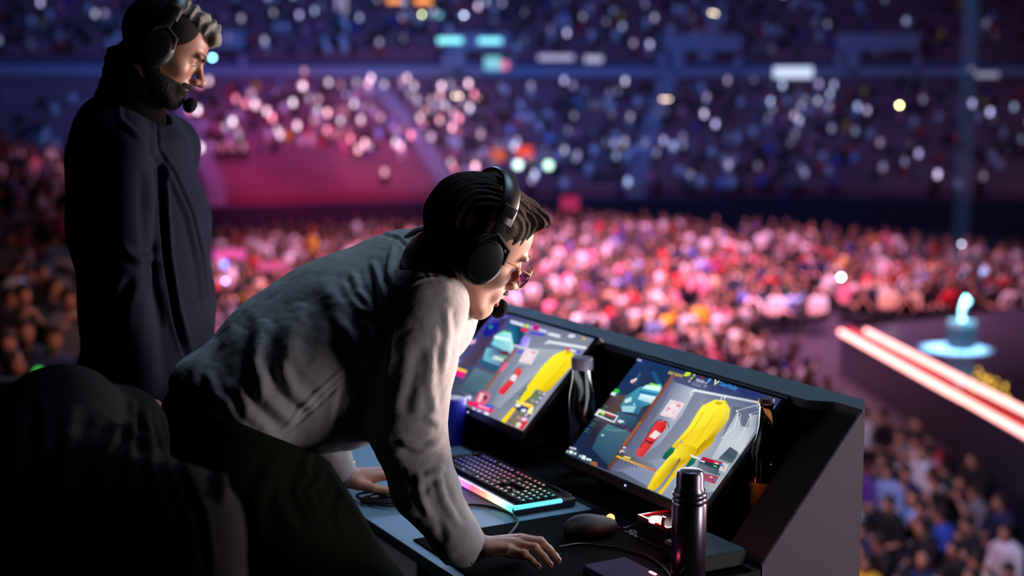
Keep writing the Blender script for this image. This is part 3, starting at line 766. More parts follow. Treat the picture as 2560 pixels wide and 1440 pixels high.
class Pen:
    def __init__(s, polys, toS, ox, oy, sc): s.P = polys; s.t = toS; s.o = (ox, oy, sc)
    def T(s, p): return s.t(s.o[0]+p[0]/s.o[2], s.o[1]+p[1]/s.o[2])
    def poly(s, pts, c):
        cs = [lin(q) for q in c] if isinstance(c[0], (tuple, list)) else [lin(c)]*len(pts)
        s.P.append(([s.T(p) for p in pts], cs))
    def raw(s, pts, c):
        cs = [lin(q) for q in c] if isinstance(c[0], (tuple, list)) else [lin(c)]*len(pts)
        s.P.append(([(x*SW, y*SH) for x, y in pts], cs))
    def line(s, a, b, w, c):
        d = np.array(b, float)-np.array(a, float); n = np.array([-d[1], d[0]])/np.linalg.norm(d)*w/2
        s.poly([tuple(np.array(a)+n), tuple(np.array(b)+n), tuple(np.array(b)-n), tuple(np.array(a)-n)], c)
    def pline(s, pts, w, c):
        for a, b in zip(pts, pts[1:]): s.line(a, b, w, c)
    def ell(s, c, rx, ry, col, n=20, rot=0):
        s.poly([(c[0]+rx*math.cos(t)*math.cos(rot)-ry*math.sin(t)*math.sin(rot), c[1]+rx*math.cos(t)*math.sin(rot)+ry*math.sin(t)*math.cos(rot)) for t in np.linspace(0, 2*math.pi, n+1)[:-1]], col)
def picture_right(polys, toS):
    p = Pen(polys, toS, 1400, 860, 3.6)
    p.raw([(0, 0), (1, 0), (1, 1), (0, 1)], [(28, 50, 92), (44, 56, 108), (118, 126, 148), (20, 34, 60)])
    # store room wall on the right of the door frame
    p.poly([(1030, 300), (1300, 350), (1300, 900), (560, 1150), (450, 1140)], [(96, 104, 132), (120, 128, 150), (150, 156, 172), (118, 128, 160), (84, 90, 118)])
    p.poly([(1300, 350), (1960, 560), (1380, 1330), (1000, 1400), (560, 1150), (1300, 900)], [(104, 110, 134), (70, 84, 128), (150, 160, 172), (134, 146, 170), (118, 128, 160), (160, 164, 178)])
    p.poly([(1040, 330), (1240, 380), (1100, 640), (900, 900), (760, 1000), (840, 700)], [(112, 122, 150), (178, 186, 204), (168, 174, 190), (150, 156, 176), (128, 134, 158), (120, 126, 150)])
    p.poly([(1560, 560), (1960, 620), (1780, 900), (1400, 1330), (1300, 1300)], [(92, 100, 124), (84, 92, 116), (110, 118, 134), (166, 176, 182), (150, 158, 168)])
    p.poly([(1030, 280), (1330, 330), (1960, 500), (1940, 560), (1200, 400), (1020, 340)], [(36, 44, 92), (34, 40, 84), (30, 48, 110), (44, 58, 110), (72, 84, 120), (76, 84, 120)])
    # floor and dark hall on the left
    p.poly([(720, 110), (1020, 200), (1010, 300), (850, 560), (640, 760), (440, 1140), (50, 990), (330, 620)], [(24, 52, 98), (22, 54, 100), (24, 46, 82), (46, 56, 78), (50, 48, 72), (28, 34, 60), (20, 36, 66), (34, 40, 70)])
    p.poly([(400, 470), (620, 460), (560, 620), (480, 690), (440, 760), (300, 960), (200, 900)], [(40, 36, 56), (94, 72, 62), (86, 66, 60), (66, 50, 60), (50, 42, 62), (30, 32, 58), (32, 38, 66)])
    p.poly([(820, 250), (860, 250), (930, 390), (900, 410)], (20, 84, 130)); p.poly([(600, 470), (720, 390), (910, 360), (920, 400), (840, 560), (720, 640), (560, 600), (540, 560)], [(44, 110, 140), (60, 150, 180), (80, 180, 170), (90, 180, 200), (70, 110, 140), (40, 100, 140), (50, 120, 150), (60, 120, 140)])
    p.poly([(780, 370), (910, 380), (900, 430), (740, 400)], (206, 240, 232)); p.poly([(820, 352), (900, 372), (890, 384), (800, 366)], (120, 220, 90)); p.poly([(720, 420), (890, 450), (860, 470), (710, 440)], (30, 110, 160))
    p.poly([(730, 450), (880, 480), (830, 540), (700, 500)], [(210, 240, 248), (225, 245, 250), (170, 200, 210), (150, 200, 220)]); p.poly([(560, 560), (690, 560), (660, 620), (560, 610)], (150, 200, 214)); p.poly([(590, 500), (650, 480), (640, 520), (580, 530)], (190, 226, 230))
    p.ell((600, 528), 8, 5, (240, 250, 250)); p.ell((670, 545), 8, 5, (240, 250, 250))
    p.poly([(520, 610), (700, 660), (830, 560), (800, 620), (680, 780), (500, 700)], [(60, 100, 124), (40, 80, 104), (54, 66, 84), (50, 62, 80), (36, 50, 70), (44, 84, 110)])
    p.poly([(740, 570), (830, 540), (800, 620), (730, 700), (680, 700)], (44, 56, 76))
    p.poly([(430, 720), (640, 800), (560, 960), (440, 1100), (290, 940), (360, 800)], [(72, 116, 130), (70, 100, 116), (64, 92, 108), (40, 66, 96), (38, 74, 104), (52, 96, 116)])
    p.line((480, 700), (650, 790), 6, (120, 52, 40)); p.pline([(420, 770), (520, 785), (610, 780)], 4, (130, 170, 176)); p.ell((388, 824), 12, 8, (200, 220, 226))
    p.poly([(1000, 290), (1035, 295), (455, 1130), (425, 1120)], [(120, 70, 60), (140, 84, 70), (110, 60, 44), (90, 50, 44)])
    p.poly([(300, 1060), (340, 1070), (340, 1110), (270, 1085)], (150, 88, 60))
    p.poly([(720, 700), (745, 705), (590, 920), (565, 915)], (156, 84, 52))
    # coat rail
    p.poly([(1205, 408), (1760, 515), (1755, 535), (1200, 428)], [(225, 230, 240), (190, 198, 212), (160, 168, 186), (225, 232, 240)]); p.poly([(1185, 425), (1212, 432), (1200, 465), (1172, 458)], (214, 222, 232)); p.poly([(1195, 436), (1206, 438), (1198, 456), (1188, 453)], (96, 104, 128))
    p.poly([(1755, 514), (1800, 524), (1795, 542), (1752, 532)], (224, 196, 120)); p.poly([(1800, 530), (1875, 548), (1872, 572), (1855, 565), (1805, 545)], (226, 232, 240)); p.line((1480, 500), (1500, 465), 8, (230, 236, 240))
    # notice and extinguisher
    p.poly([(1000, 503), (1127, 540), (1030, 690), (903, 640)], (222, 214, 224)); p.poly([(1010, 520), (1108, 548), (1022, 668), (922, 634)], (232, 176, 186)); p.poly([(1016, 528), (1098, 552), (1020, 658), (932, 630)], (230, 218, 226)); p.poly([(1060, 545), (1095, 556), (1082, 576), (1048, 566)], (226, 130, 142))
    p.pline([(985, 575), (960, 612)], 8, (228, 130, 140)); p.pline([(1040, 600), (1010, 640)], 7, (228, 150, 158)); p.ell((985, 585), 14, 8, (222, 110, 124)); p.line((960, 600), (1000, 612), 5, (226, 150, 156))
    p.poly([(880, 700), (965, 700), (960, 760), (760, 1010), (735, 1025), (695, 1010), (688, 985), (720, 930), (850, 730)], [(200, 36, 44), (214, 44, 50), (190, 26, 34), (196, 40, 44), (200, 50, 54), (214, 56, 58), (220, 64, 66), (218, 52, 56), (226, 60, 62)])
    p.poly([(865, 780), (915, 812), (860, 862), (805, 838)], (226, 216, 216)); p.pline([(780, 875), (815, 895), (842, 892)], 14, (36, 22, 34)); p.pline([(930, 690), (880, 690), (830, 760), (770, 880), (722, 940)], 8, (30, 30, 44)); p.pline([(945, 695), (975, 715), (988, 760)], 8, (30, 34, 46)); p.pline([(975, 660), (960, 690)], 18, (150, 160, 172)); p.line((915, 668), (1035, 678), 7, (120, 130, 144))
    # yellow overalls
    Y1, Y2, Y3, Y4 = (248, 232, 60), (236, 206, 36), (206, 168, 14), (176, 140, 10)
    p.poly([(1400, 508), (1495, 515), (1538, 590), (1525, 680), (1445, 790), (1330, 870), (1290, 960), (1240, 1010), (1130, 1140), (1200, 870), (1240, 800)], [Y1, Y2, (226, 214, 80), Y2, Y3, Y3, Y3, Y4, Y4, Y2, Y1])
    p.poly([(1400, 508), (1290, 560), (1250, 610), (1160, 760), (1015, 925), (1040, 955), (1090, 890), (1100, 860), (1115, 905), (1240, 950), (1320, 870), (1450, 700), (1500, 600), (1480, 520)], [Y1, Y1, Y1, Y1, Y2, Y3, Y3, Y2, Y2, Y2, Y2, Y2, Y1, Y1])
    p.poly([(1090, 895), (1230, 940), (1220, 985), (1170, 1040), (1090, 1140), (1010, 1240), (915, 1362), (880, 1340), (1000, 1180), (1060, 1080), (900, 1290), (850, 1330), (790, 1305), (860, 1170), (1000, 1010)], [Y2, Y3, Y3, Y3, Y2, Y2, Y2, Y3, Y3, Y4, Y3, Y3, Y2, Y2, Y1])
    p.poly([(1320, 880), (1420, 800), (1380, 900), (1250, 1015), (1190, 1060), (1150, 1130), (1130, 1110), (1230, 1000), (1245, 950)], [Y3, Y4, Y3, Y3, Y3, Y4, Y4, Y3, Y4])
    p.pline([(1300, 620), (1200, 780), (1120, 870)], 10, (214, 186, 26)); p.pline([(1400, 640), (1300, 780), (1220, 900)], 8, (216, 186, 20)); p.pline([(1320, 870), (1260, 940), (1240, 990)], 5, (60, 56, 20)); p.pline([(1085, 1035), (1010, 1170), (915, 1300)], 7, (60, 60, 50)); p.poly([(1085, 1035), (1095, 1045), (940, 1290), (880, 1345), (870, 1335), (1000, 1170)], [(66, 66, 56), (90, 96, 96), (128, 136, 146), (128, 138, 150), (128, 138, 150), (110, 118, 126)])
    p.poly([(1415, 525), (1470, 530), (1465, 550), (1430, 560), (1400, 540)], Y3); p.pline([(1420, 510), (1450, 522), (1490, 515)], 6, (220, 230, 120)); p.line((1452, 520), (1465, 485), 7, (236, 240, 244))
    p.poly([(1005, 935), (1040, 945), (1030, 985), (960, 1050), (925, 1035), (950, 990)], [(20, 120, 96), (24, 110, 84), (14, 84, 66), (12, 70, 60), (16, 84, 70), (18, 104, 84)]); p.poly([(1190, 1030), (1235, 1045), (1215, 1085), (1150, 1125), (1140, 1110)], [(20, 120, 96), (24, 110, 84), (14, 84, 66), (12, 70, 60), (16, 84, 70)])
    # white vests on wire hangers
    p.poly([(1605, 620), (1640, 750), (1700, 760), (1725, 660), (1790, 640), (1760, 790), (1640, 990), (1400, 1050), (1370, 1040), (1470, 860)], [(170, 176, 188), (176, 182, 194), (180, 186, 198), (182, 188, 200), (130, 138, 152), (164, 172, 184), (200, 206, 214), (176, 184, 192), (166, 174, 184), (188, 194, 204)])
    p.poly([(1640, 640), (1700, 660), (1690, 745), (1650, 740)], (98, 106, 124)); p.pline([(1770, 560), (1600, 610), (1620, 630)], 5, (206, 212, 222)); p.pline([(1770, 560), (1810, 600), (1815, 660), (1700, 640)], 4, (180, 188, 200)); p.pline([(1720, 635), (1860, 600), (1870, 640)], 4, (170, 178, 190)); p.pline([(1615, 630), (1580, 760), (1460, 860)], 7, (214, 218, 226)); p.pline([(1725, 660), (1660, 800), (1600, 900)], 7, (206, 212, 220)); p.ell((1600, 612), 8, 8, (226, 230, 236)); p.ell((1722, 650), 9, 9, (226, 230, 236)); p.pline([(1800, 540), (1780, 570)], 5, (210, 216, 226)); p.pline([(1640, 640), (1610, 760), (1540, 850)], 5, (196, 202, 212))
    # score header
    p.poly([(705, 140), (745, 150), (740, 168), (698, 158)], (150, 170, 200))
    p.poly([(1190, 268), (1145, 262), (1122, 295), (1140, 302), (1172, 296)], (196, 226, 40))
    p.poly([(1405, 330), (1396, 385), (1448, 345), (1440, 340), (1412, 362), (1415, 330)], (224, 230, 214)); p.poly([(1405, 352), (1415, 350), (1412, 372), (1400, 380)], (220, 200, 90))
    p.ell((1288, 308), 14, 9, (150, 24, 54)); p.poly([(1232, 315), (1312, 335), (1306, 355), (1226, 335)], (96, 106, 140)); p.poly([(1170, 335), (1190, 340), (1182, 358), (1162, 352)], (140, 150, 180)); p.poly([(1212, 350), (1290, 372), (1286, 386), (1208, 364)], (100, 108, 140)); p.poly([(1305, 378), (1334, 386), (1330, 398), (1301, 390)], (130, 140, 170))
    # player tags and bars
    p.poly([(510, 410), (550, 425), (530, 455), (490, 440)], (46, 190, 60)); p.poly([(480, 440), (520, 452), (500, 478), (462, 465)], (214, 228, 236)); p.pline([(735, 270), (700, 330), (650, 360)], 9, (50, 120, 150)); p.ell((664, 345), 22, 14, (228, 190, 190), rot=-.5); p.ell((690, 330), 14, 9, (240, 230, 230), rot=-.7)
    p.poly([(345, 590), (536, 658), (498, 720), (312, 645)], (222, 228, 234)); p.poly([(372, 612), (520, 664), (494, 706), (350, 648)], (30, 60, 70)); p.poly([(430, 632), (500, 658), (488, 676), (415, 650)], (176, 30, 44)); p.poly([(372, 612), (420, 630), (410, 645), (362, 628)], (214, 214, 90)); p.poly([(385, 640), (410, 650), (400, 664), (375, 655)], (40, 190, 70)); p.poly([(325, 618), (358, 628), (345, 648), (312, 640)], (228, 216, 220))
    p.poly([(545, 690), (590, 705), (585, 715), (545, 722), (530, 712)], (200, 220, 230))
    for (x, y) in ((430, 575), (400, 600), (345, 690), (320, 725), (300, 745), (265, 775), (250, 798)): p.poly([(x-16, y-8), (x+16, y+2), (x+12, y+10), (x-20, y)], (74, 104, 120) if (x//5) % 2 else (44, 120, 76))
    p.poly([(98, 935), (160, 950), (156, 964), (92, 948)], (200, 206, 226)); p.poly([(88, 932), (102, 936), (100, 948), (86, 944)], (220, 60, 60))
    p.poly([(70, 965), (86, 970), (80, 990), (64, 985)], (214, 240, 240)); p.poly([(98, 968), (130, 975), (128, 1002), (92, 994)], (220, 250, 246)); p.ell((150, 998), 12, 10, (214, 240, 240)); p.poly([(192, 1008), (204, 1012), (196, 1034), (184, 1030)], (214, 240, 240)); p.poly([(215, 1012), (246, 1022), (238, 1054), (204, 1044)], (226, 250, 250)); p.poly([(252, 1038), (298, 1052), (292, 1068), (246, 1054)], (214, 240, 240))
    p.poly([(530, 980), (640, 1010), (860, 1100), (890, 1160), (520, 1020)], [(70, 78, 96), (90, 98, 116), (120, 128, 140), (128, 136, 150), (30, 34, 44)]); p.poly([(528, 1015), (880, 1150), (872, 1164), (518, 1028)], [(230, 196, 40), (214, 90, 60), (200, 70, 60), (230, 196, 40)]); p.ell((572, 985), 22, 20, (200, 190, 180)); p.ell((575, 1000), 20, 16, (70, 74, 84)); p.ell((592, 945), 14, 9, (200, 216, 220)); p.poly([(590, 1020), (650, 1035), (644, 1050), (584, 1032)], (232, 214, 110))
    for k in range(6): p.poly([(532+k*33, 1048+k*13), (544+k*33, 1052+k*13), (540+k*33, 1062+k*13), (528+k*33, 1058+k*13)], (30, 36, 50))
    p.poly([(1545, 940), (1620, 990), (1600, 1030), (1500, 985)], (70, 84, 96)); p.poly([(1500, 985), (1600, 1030), (1580, 1062), (1470, 1015)], (62, 78, 92)); p.poly([(1470, 1015), (1580, 1062), (1560, 1090), (1440, 1045)], (76, 92, 104))
    p.poly([(1300, 1030), (1480, 1085), (1465, 1110), (1284, 1055)], (176, 20, 50)); p.poly([(1284, 1055), (1465, 1110), (1450, 1150), (1262, 1082)], (44, 54, 72)); p.poly([(1480, 1085), (1535, 1100), (1500, 1168), (1440, 1150)], (200, 206, 214)); p.ell((1488, 1125), 16, 22, (224, 160, 136)); p.poly([(1465, 1095), (1490, 1100), (1480, 1120), (1455, 1115)], (70, 130, 206)); p.poly([(1400, 1105), (1430, 1115), (1424, 1128), (1394, 1118)], (40, 200, 90)); p.poly([(1280, 1062), (1320, 1070), (1315, 1088), (1300, 1078), (1278, 1074)], (214, 220, 226)); p.poly([(1180, 1005), (1280, 1045), (1275, 1055), (1200, 1030)], (226, 230, 236)); p.poly([(1410, 1080), (1446, 1090), (1440, 1102), (1404, 1090)], (224, 200, 206))
    p.poly([(1262, 1082), (1450, 1150), (1430, 1200), (1250, 1140)], [(98, 106, 116), (60, 80, 100), (64, 84, 100), (110, 118, 126)]); p.poly([(1230, 1160), (1445, 1210), (1410, 1275), (1290, 1240)], [(134, 90, 104), (160, 60, 80), (176, 34, 60), (144, 84, 98)]); p.ell((1408, 1240), 12, 18, (70, 110, 180)); p.ell((1448, 1190), 12, 14, (60, 100, 140)); p.poly([(1368, 1208), (1390, 1214), (1386, 1224), (1364, 1218)], (226, 210, 214))
def picture_left(polys, toS):
    p = Pen(polys, toS, 1100, 770, 4.3625)
    p.raw([(0, 0), (1, 0), (1, 1), (0, 1)], [(56, 50, 120), (120, 128, 152), (140, 146, 160), (40, 44, 84)])
    p.poly([(760, 140), (1660, 350), (1500, 560), (880, 1370), (330, 1130), (480, 900), (840, 440)], [(100, 108, 130), (120, 128, 146), (128, 134, 152), (150, 156, 170), (104, 112, 136), (120, 128, 150), (132, 140, 158)])
    p.poly([(1000, 440), (1340, 460), (900, 860), (640, 1100), (560, 1040), (700, 760)], [(170, 178, 192), (160, 168, 182), (166, 172, 186), (150, 156, 172), (124, 130, 152), (130, 136, 158)])
    p.poly([(610, 60), (740, 110), (560, 330), (380, 620), (240, 640), (130, 600), (360, 330)], [(84, 84, 190), (54, 46, 60), (66, 48, 70), (74, 54, 66), (80, 66, 92), (88, 100, 150), (60, 60, 120)])
    p.poly([(520, 170), (650, 150), (640, 260), (500, 320), (460, 290)], (28, 28, 140)); p.ell((555, 208), 24, 22, (34, 130, 140)); p.ell((700, 92), 36, 16, (110, 90, 210)); p.ell((610, 72), 50, 10, (90, 100, 190))
    p.poly([(745, 150), (860, 180), (930, 270), (870, 400), (800, 440), (770, 320)], [(20, 84, 130), (24, 60, 90), (30, 70, 100), (30, 60, 90), (20, 60, 90), (22, 120, 160)])
    p.poly([(680, 260), (775, 270), (810, 440), (770, 500), (560, 400), (620, 290)], [(140, 230, 190), (170, 240, 240), (190, 240, 240), (150, 200, 210), (110, 200, 220), (120, 210, 220)]); p.poly([(600, 300), (770, 340), (760, 370), (590, 330)], (220, 250, 250)); p.poly([(690, 248), (750, 262), (740, 275), (680, 262)], (100, 220, 110))
    p.poly([(510, 440), (620, 440), (700, 580), (640, 640), (560, 640), (470, 560)], [(120, 200, 220), (70, 100, 130), (60, 80, 110), (120, 150, 180), (60, 70, 90), (110, 190, 210)]); p.poly([(590, 520), (700, 540), (690, 590), (570, 560)], (196, 220, 214)); p.poly([(650, 510), (740, 530), (720, 560), (640, 540)], (120, 160, 130)); p.ell((710, 490), 44, 22, (90, 44, 60)); p.poly([(440, 560), (660, 640), (590, 720), (420, 620)], (44, 84, 116))
    p.poly([(390, 650), (590, 740), (500, 900), (360, 960), (230, 880)], [(86, 122, 130), (84, 114, 128), (80, 110, 124), (50, 70, 90), (60, 92, 110)]); p.line((410, 630), (590, 730), 8, (120, 60, 60)); p.poly([(820, 450), (845, 455), (510, 910), (480, 905)], (150, 88, 60))
    p.poly([(930, 310), (995, 325), (960, 440), (880, 420), (885, 350)], [(150, 140, 236), (170, 150, 240), (200, 190, 246), (130, 110, 230), (120, 100, 226)]); p.poly([(810, 400), (1000, 450), (990, 470), (810, 420)], (210, 206, 246)); p.poly([(840, 470), (925, 470), (900, 495), (830, 490)], (90, 70, 226))
    p.poly([(940, 440), (1080, 470), (1000, 620), (860, 590)], (228, 214, 222)); p.poly([(960, 465), (1050, 485), (985, 595), (895, 572)], (226, 190, 200)); p.poly([(968, 474), (1038, 490), (980, 585), (908, 566)], (232, 218, 224)); p.ell((1020, 490), 20, 12, (226, 120, 130))
    p.poly([(860, 655), (900, 670), (890, 720), (760, 880), (700, 950), (640, 935), (650, 890), (760, 780)], [(240, 60, 50), (224, 70, 60), (214, 60, 60), (206, 30, 50), (214, 40, 60), (220, 50, 70), (226, 50, 80), (224, 60, 70)]); p.poly([(795, 725), (850, 740), (820, 810), (765, 785)], (232, 226, 232)); p.poly([(730, 590), (750, 600), (700, 680), (650, 690), (670, 650)], (240, 90, 130)); p.pline([(910, 640), (850, 650), (780, 740)], 8, (60, 40, 60))
    Y1, Y2, Y3 = (252, 240, 50), (240, 214, 30), (214, 178, 10)
    p.poly([(1375, 462), (1450, 490), (1475, 560), (1440, 640), (1200, 900), (1140, 930), (1060, 890), (1040, 900), (960, 1020), (720, 1290), (650, 1265), (870, 1010), (960, 850), (1120, 640), (1240, 520)], [Y1, Y2, Y2, Y1, Y3, Y3, Y2, Y2, Y2, Y2, Y2, Y2, Y2, Y1, Y1])
    p.pline([(1380, 590), (1260, 740), (1150, 850)], 12, (220, 190, 20)); p.ell((1400, 485), 28, 20, (190, 180, 10)); p.poly([(950, 870), (958, 885), (890, 965), (865, 960)], (16, 110, 90)); p.poly([(1060, 900), (1130, 920), (960, 1100), (930, 1040)], (96, 90, 80))
    p.poly([(1180, 355), (1610, 430), (1600, 458), (1170, 385)], [(220, 226, 236), (230, 234, 240), (200, 206, 220), (214, 220, 230)]); p.poly([(1140, 380), (1200, 385), (1190, 400), (1140, 400)], (200, 206, 220)); p.ell((1440, 310), 40, 20, (210, 216, 228)); p.poly([(1560, 320), (1600, 340), (1590, 352), (1550, 345)], (226, 170, 50)); p.poly([(1370, 435), (1430, 450), (1420, 470), (1362, 458)], (214, 60, 130)); p.poly([(1430, 450), (1490, 470), (1480, 495), (1425, 475)], (226, 220, 240)); p.ell((1515, 488), 22, 16, (90, 80, 226))
    p.poly([(780, 135), (925, 180), (918, 210), (772, 168)], (214, 222, 236)); p.ell((955, 203), 24, 20, (206, 220, 60)); p.ell((930, 245), 40, 20, (226, 30, 90)); p.ell((1050, 222), 36, 32, (206, 10, 120)); p.ell((1000, 215), 18, 22, (170, 160, 240)); p.poly([(1090, 230), (1175, 250), (1165, 280), (1080, 260)], (196, 200, 240)); p.poly([(980, 260), (1150, 290), (1150, 320), (980, 290)], (84, 70, 206)); p.poly([(1190, 270), (1320, 300), (1310, 335), (1180, 300)], (214, 220, 232))
    p.poly([(310, 370), (400, 345), (385, 385), (320, 405)], (236, 180, 226)); p.poly([(120, 620), (305, 690), (290, 715), (110, 660)], (240, 200, 70)); p.poly([(110, 650), (290, 715), (260, 775), (100, 700)], (226, 30, 130)); p.poly([(110, 640), (190, 670), (180, 700), (105, 680)], (240, 220, 230)); p.ell((80, 760), 50, 20, (110, 90, 220)); p.ell((90, 800), 44, 16, (100, 90, 210)); p.ell((60, 860), 30, 20, (90, 90, 210)); p.ell((200, 580), 40, 14, (120, 110, 200))
    p.poly([(440, 905), (560, 950), (500, 1070), (370, 1040)], [(200, 60, 100), (230, 110, 150), (226, 90, 130), (214, 70, 110)]); p.poly([(450, 930), (500, 950), (440, 1040), (410, 1020)], (236, 190, 196)); p.ell((500, 985), 24, 30, (100, 40, 70)); p.poly([(320, 1020), (590, 1110), (570, 1155), (310, 1060)], (236, 20, 100)); p.poly([(430, 1060), (550, 1100), (540, 1125), (425, 1085)], (246, 150, 190)); p.poly([(320, 1085), (540, 1160), (525, 1195), (310, 1110)], (60, 60, 130)); p.ell((375, 1110), 22, 14, (236, 230, 250)); p.ell((430, 1132), 30, 12, (220, 220, 250)); p.ell((510, 1165), 30, 22, (240, 240, 252)); p.ell((330, 985), 20, 24, (220, 220, 240)); p.poly([(500, 1050), (600, 1080), (590, 1110), (490, 1080)], (80, 90, 190))
    p.poly([(1090, 900), (1160, 930), (960, 1240), (900, 1360), (700, 1290), (840, 1100)], [(96, 92, 84), (110, 112, 120), (100, 104, 120), (180, 50, 60), (110, 110, 120), (120, 116, 110)])
    for k in range(9):
        x, y = 1095-k*38, 930+k*46
        if k != 3: p.ell((x, y), 20, 16, (90, 140, 60) if k % 2 else (170, 160, 130)); p.ell((x+46, y+14), 16, 12, (200, 200, 226)); p.ell((x-40, y-8), 14, 12, (70, 120, 60))
    p.poly([(845, 1015), (1030, 1070), (1010, 1110), (835, 1040)], (250, 206, 40)); p.poly([(860, 1025), (990, 1062), (985, 1078), (855, 1040)], (246, 226, 130)); p.poly([(820, 1060), (1040, 1110), (1000, 1180), (820, 1120)], (60, 60, 110)); p.ell((860, 1075), 34, 16, (236, 236, 246)); p.ell((925, 1130), 30, 18, (226, 230, 240)); p.poly([(980, 1110), (1040, 1085), (1010, 1170), (960, 1165)], (250, 240, 160)); p.poly([(800, 1100), (845, 1110), (700, 1290), (650, 1275)], Y2)
    p.poly([(930, 1240), (980, 1245), (890, 1370), (850, 1355)], (226, 40, 50)); p.ell((930, 1225), 34, 22, (236, 190, 226)); p.ell((870, 1285), 30, 26, (226, 214, 206)); p.ell((760, 1300), 40, 16, (226, 190, 30)); p.ell((860, 1330), 24, 18, (210, 190, 190))
def text_on(parent, txt, loc, size, color, rotz=0, ital=.15, strength=1.0, name='display_text', sx=1.0):
    cu = bpy.data.curves.new('t', 'FONT'); cu.body = txt; cu.size = size; cu.shear = ital; cu.align_x = 'LEFT'; cu.offset = size*.012
    t = bpy.data.objects.new('t', cu); COL.objects.link(t); dg = bpy.context.evaluated_depsgraph_get(); me = bpy.data.meshes.new_from_object(t.evaluated_get(dg)); bpy.data.objects.remove(t)
    me.transform(Matrix.Diagonal((sx, 1, 1, 1))); me.name = name
    o = link(name, me, mat('glow_text_'+'_'.join(str(int(c)) for c in color), (0, 0, 0), .4, emit=srgb(*color), estr=strength), parent); o.location = loc; o.rotation_euler[2] = rotz; return o
def monitor(C, label, draw, led):
    C = A3(C); M = Matrix([list(WX), list(UPM), list(NRM)]).transposed().to_4x4()
    e = empty('monitor', tuple(C), label=label, cat='monitor', group='monitors set in the desk'); e.rotation_euler = M.to_euler()
    b = MB(); b.box((0, -.006, -.012), (SW+.024, SH+.034, .022), bev=.004); b.box((0, .01, -.033), (SW*.62, SH*.62, .03), bev=.010)
    b.build('housing', PLAS, e)
    s = screen_obj('screen', e, C, draw)
    b = MB(); b.box((0, -SH/2-.016, .0002), (SW*.96, .003, .0016)); b.build('bezel_trim', mat('trim_dark_red', srgb(60, 18, 30), .35), e)
    b = MB(); b.lathe([(0, 0), (.0022, 0), (.0018, .0012), (0, .0014)], Matrix.Translation((led, -SH/2-.012, -.0005)), 12); b.build('power_light', mat('led_white_blue', (.1, .1, .2), emit=(.45, .5, 1), estr=2.5), e)
    # added unseen fill lamp just in front of the panel, strengthens its light
    la = lamp('AREA', 'screen_fill', tuple(C+NRM*.006), tuple(C+NRM), 2.2, (.90, .95, 1.0), SW*.96, SH*.96)
    la.rotation_euler = M.to_3x3().to_4x4().to_euler(); la.rotation_euler = (M @ Matrix.Rotation(math.pi, 4, 'X')).to_euler()
    # stand: foot plate on the worktop and a short column
    inv = e.rotation_euler.to_matrix().to_4x4().inverted() @ Matrix.Translation(-Vector(C))
    cu, cv, cz = uvz(C)
    b = MB(); b.box((cu, cv+.035, DZ+.006), (.24, .17, .010), bev=.003); b.box((cu, cv+.075, DZ+.075), (.06, .03, .14), bev=.006)
    o = b.build('stand', PLASM, e); o.data.transform(inv @ E_UV)
    return e, s
C1 = (.35, 3.13, .92); C2 = (-.01, 3.75, .94)
mon1, scr1 = monitor(C1, 'right monitor of the desk showing a game score header above yellow overalls', picture_right, .0)
mon2, scr2 = monitor(C2, 'left monitor with pink and violet overlays beside the yellow overalls, behind the blue cup', picture_left, -.02)
def place_text(scr, C, px, py, txt, h, col, sx=1.0, st=1.0):
    r = ray(px, py); C = A3(C); t = ((C-CAMP)@NRM)/(r@NRM); P = CAMP+r*t-C
    return text_on(scr, txt, (float(P@WX), float(P@UPM), .006), h, col, 0, .12, st, sx=sx)
place_text(scr1, C1, 1673, 938, 'BAD NEWS', .0116, (240, 206, 60), .96)
place_text(scr1, C1, 1728, 951, '2', .021, (244, 214, 60), 1.0)
place_text(scr1, C1, 1743, 957, 'ROUND 12', .0085, (228, 232, 246), .95)
place_text(scr1, C1, 1767, 962, '9', .021, (90, 180, 250), 1.0)
place_text(scr1, C1, 1799, 967, 'TeamVitality', .0150, (60, 150, 240), .86)
place_text(scr1, C1, 1722, 957, '14', .0070, (190, 196, 220), 1)
place_text(scr1, C1, 1733, 966, 'November  17', .0062, (170, 178, 206), 1.3)

# ---- keyboard
KU0, KU1, KV0, KV1 = -3.115, -2.660, 1.478, 1.640
kb = empty('keyboard', tuple(UV(-2.887, 1.56, DZ)), label='black mechanical keyboard with rainbow light bar along its front edge', cat='keyboard')
kinv = Matrix.Translation(-Vector(UV(-2.887, 1.56, DZ)))
KP = mat('keyboard_case', srgb(18, 18, 22), .4)
uvb('case', KP, kb, lambda b: (b.box(((KU0+KU1)/2, (KV0+KV1)/2+.004, DZ+.0125), (KU1-KU0, KV1-KV0-.006, .020), bev=.004), b.box(((KU0+KU1)/2-.03, KV1-.006, DZ+.020), (.40, .010, .014), bev=.003)), inv=kinv)
uvb('media_bar', mat('brushed_lid', srgb(120, 124, 140), .3, .8), kb, lambda b: b.box((KU1-.045, KV1-.010, DZ+.028), (.075, .004, .003), bev=.001), inv=kinv)
def rainbow(t):
    st = [(0, (.05, .06, 1)), (.25, (.25, .12, 1)), (.42, (.8, .25, .9)), (.55, (1, .12, .22)), (.68, (1, .35, .22)), (.78, (1, .85, .62)), (.86, (.45, 1, .6)), (.93, (.1, .75, .95)), (1.2, (.12, .55, 1))]
    for (a, ca), (b_, cb) in zip(st, st[1:]):
        if t <= b_: f = (t-a)/(b_-a); return tuple(x+(y-x)*max(f, 0) for x, y in zip(ca, cb))
    return st[-1][1]
bm = bmesh.new(); cl = bm.loops.layers.float_color.new('Col')
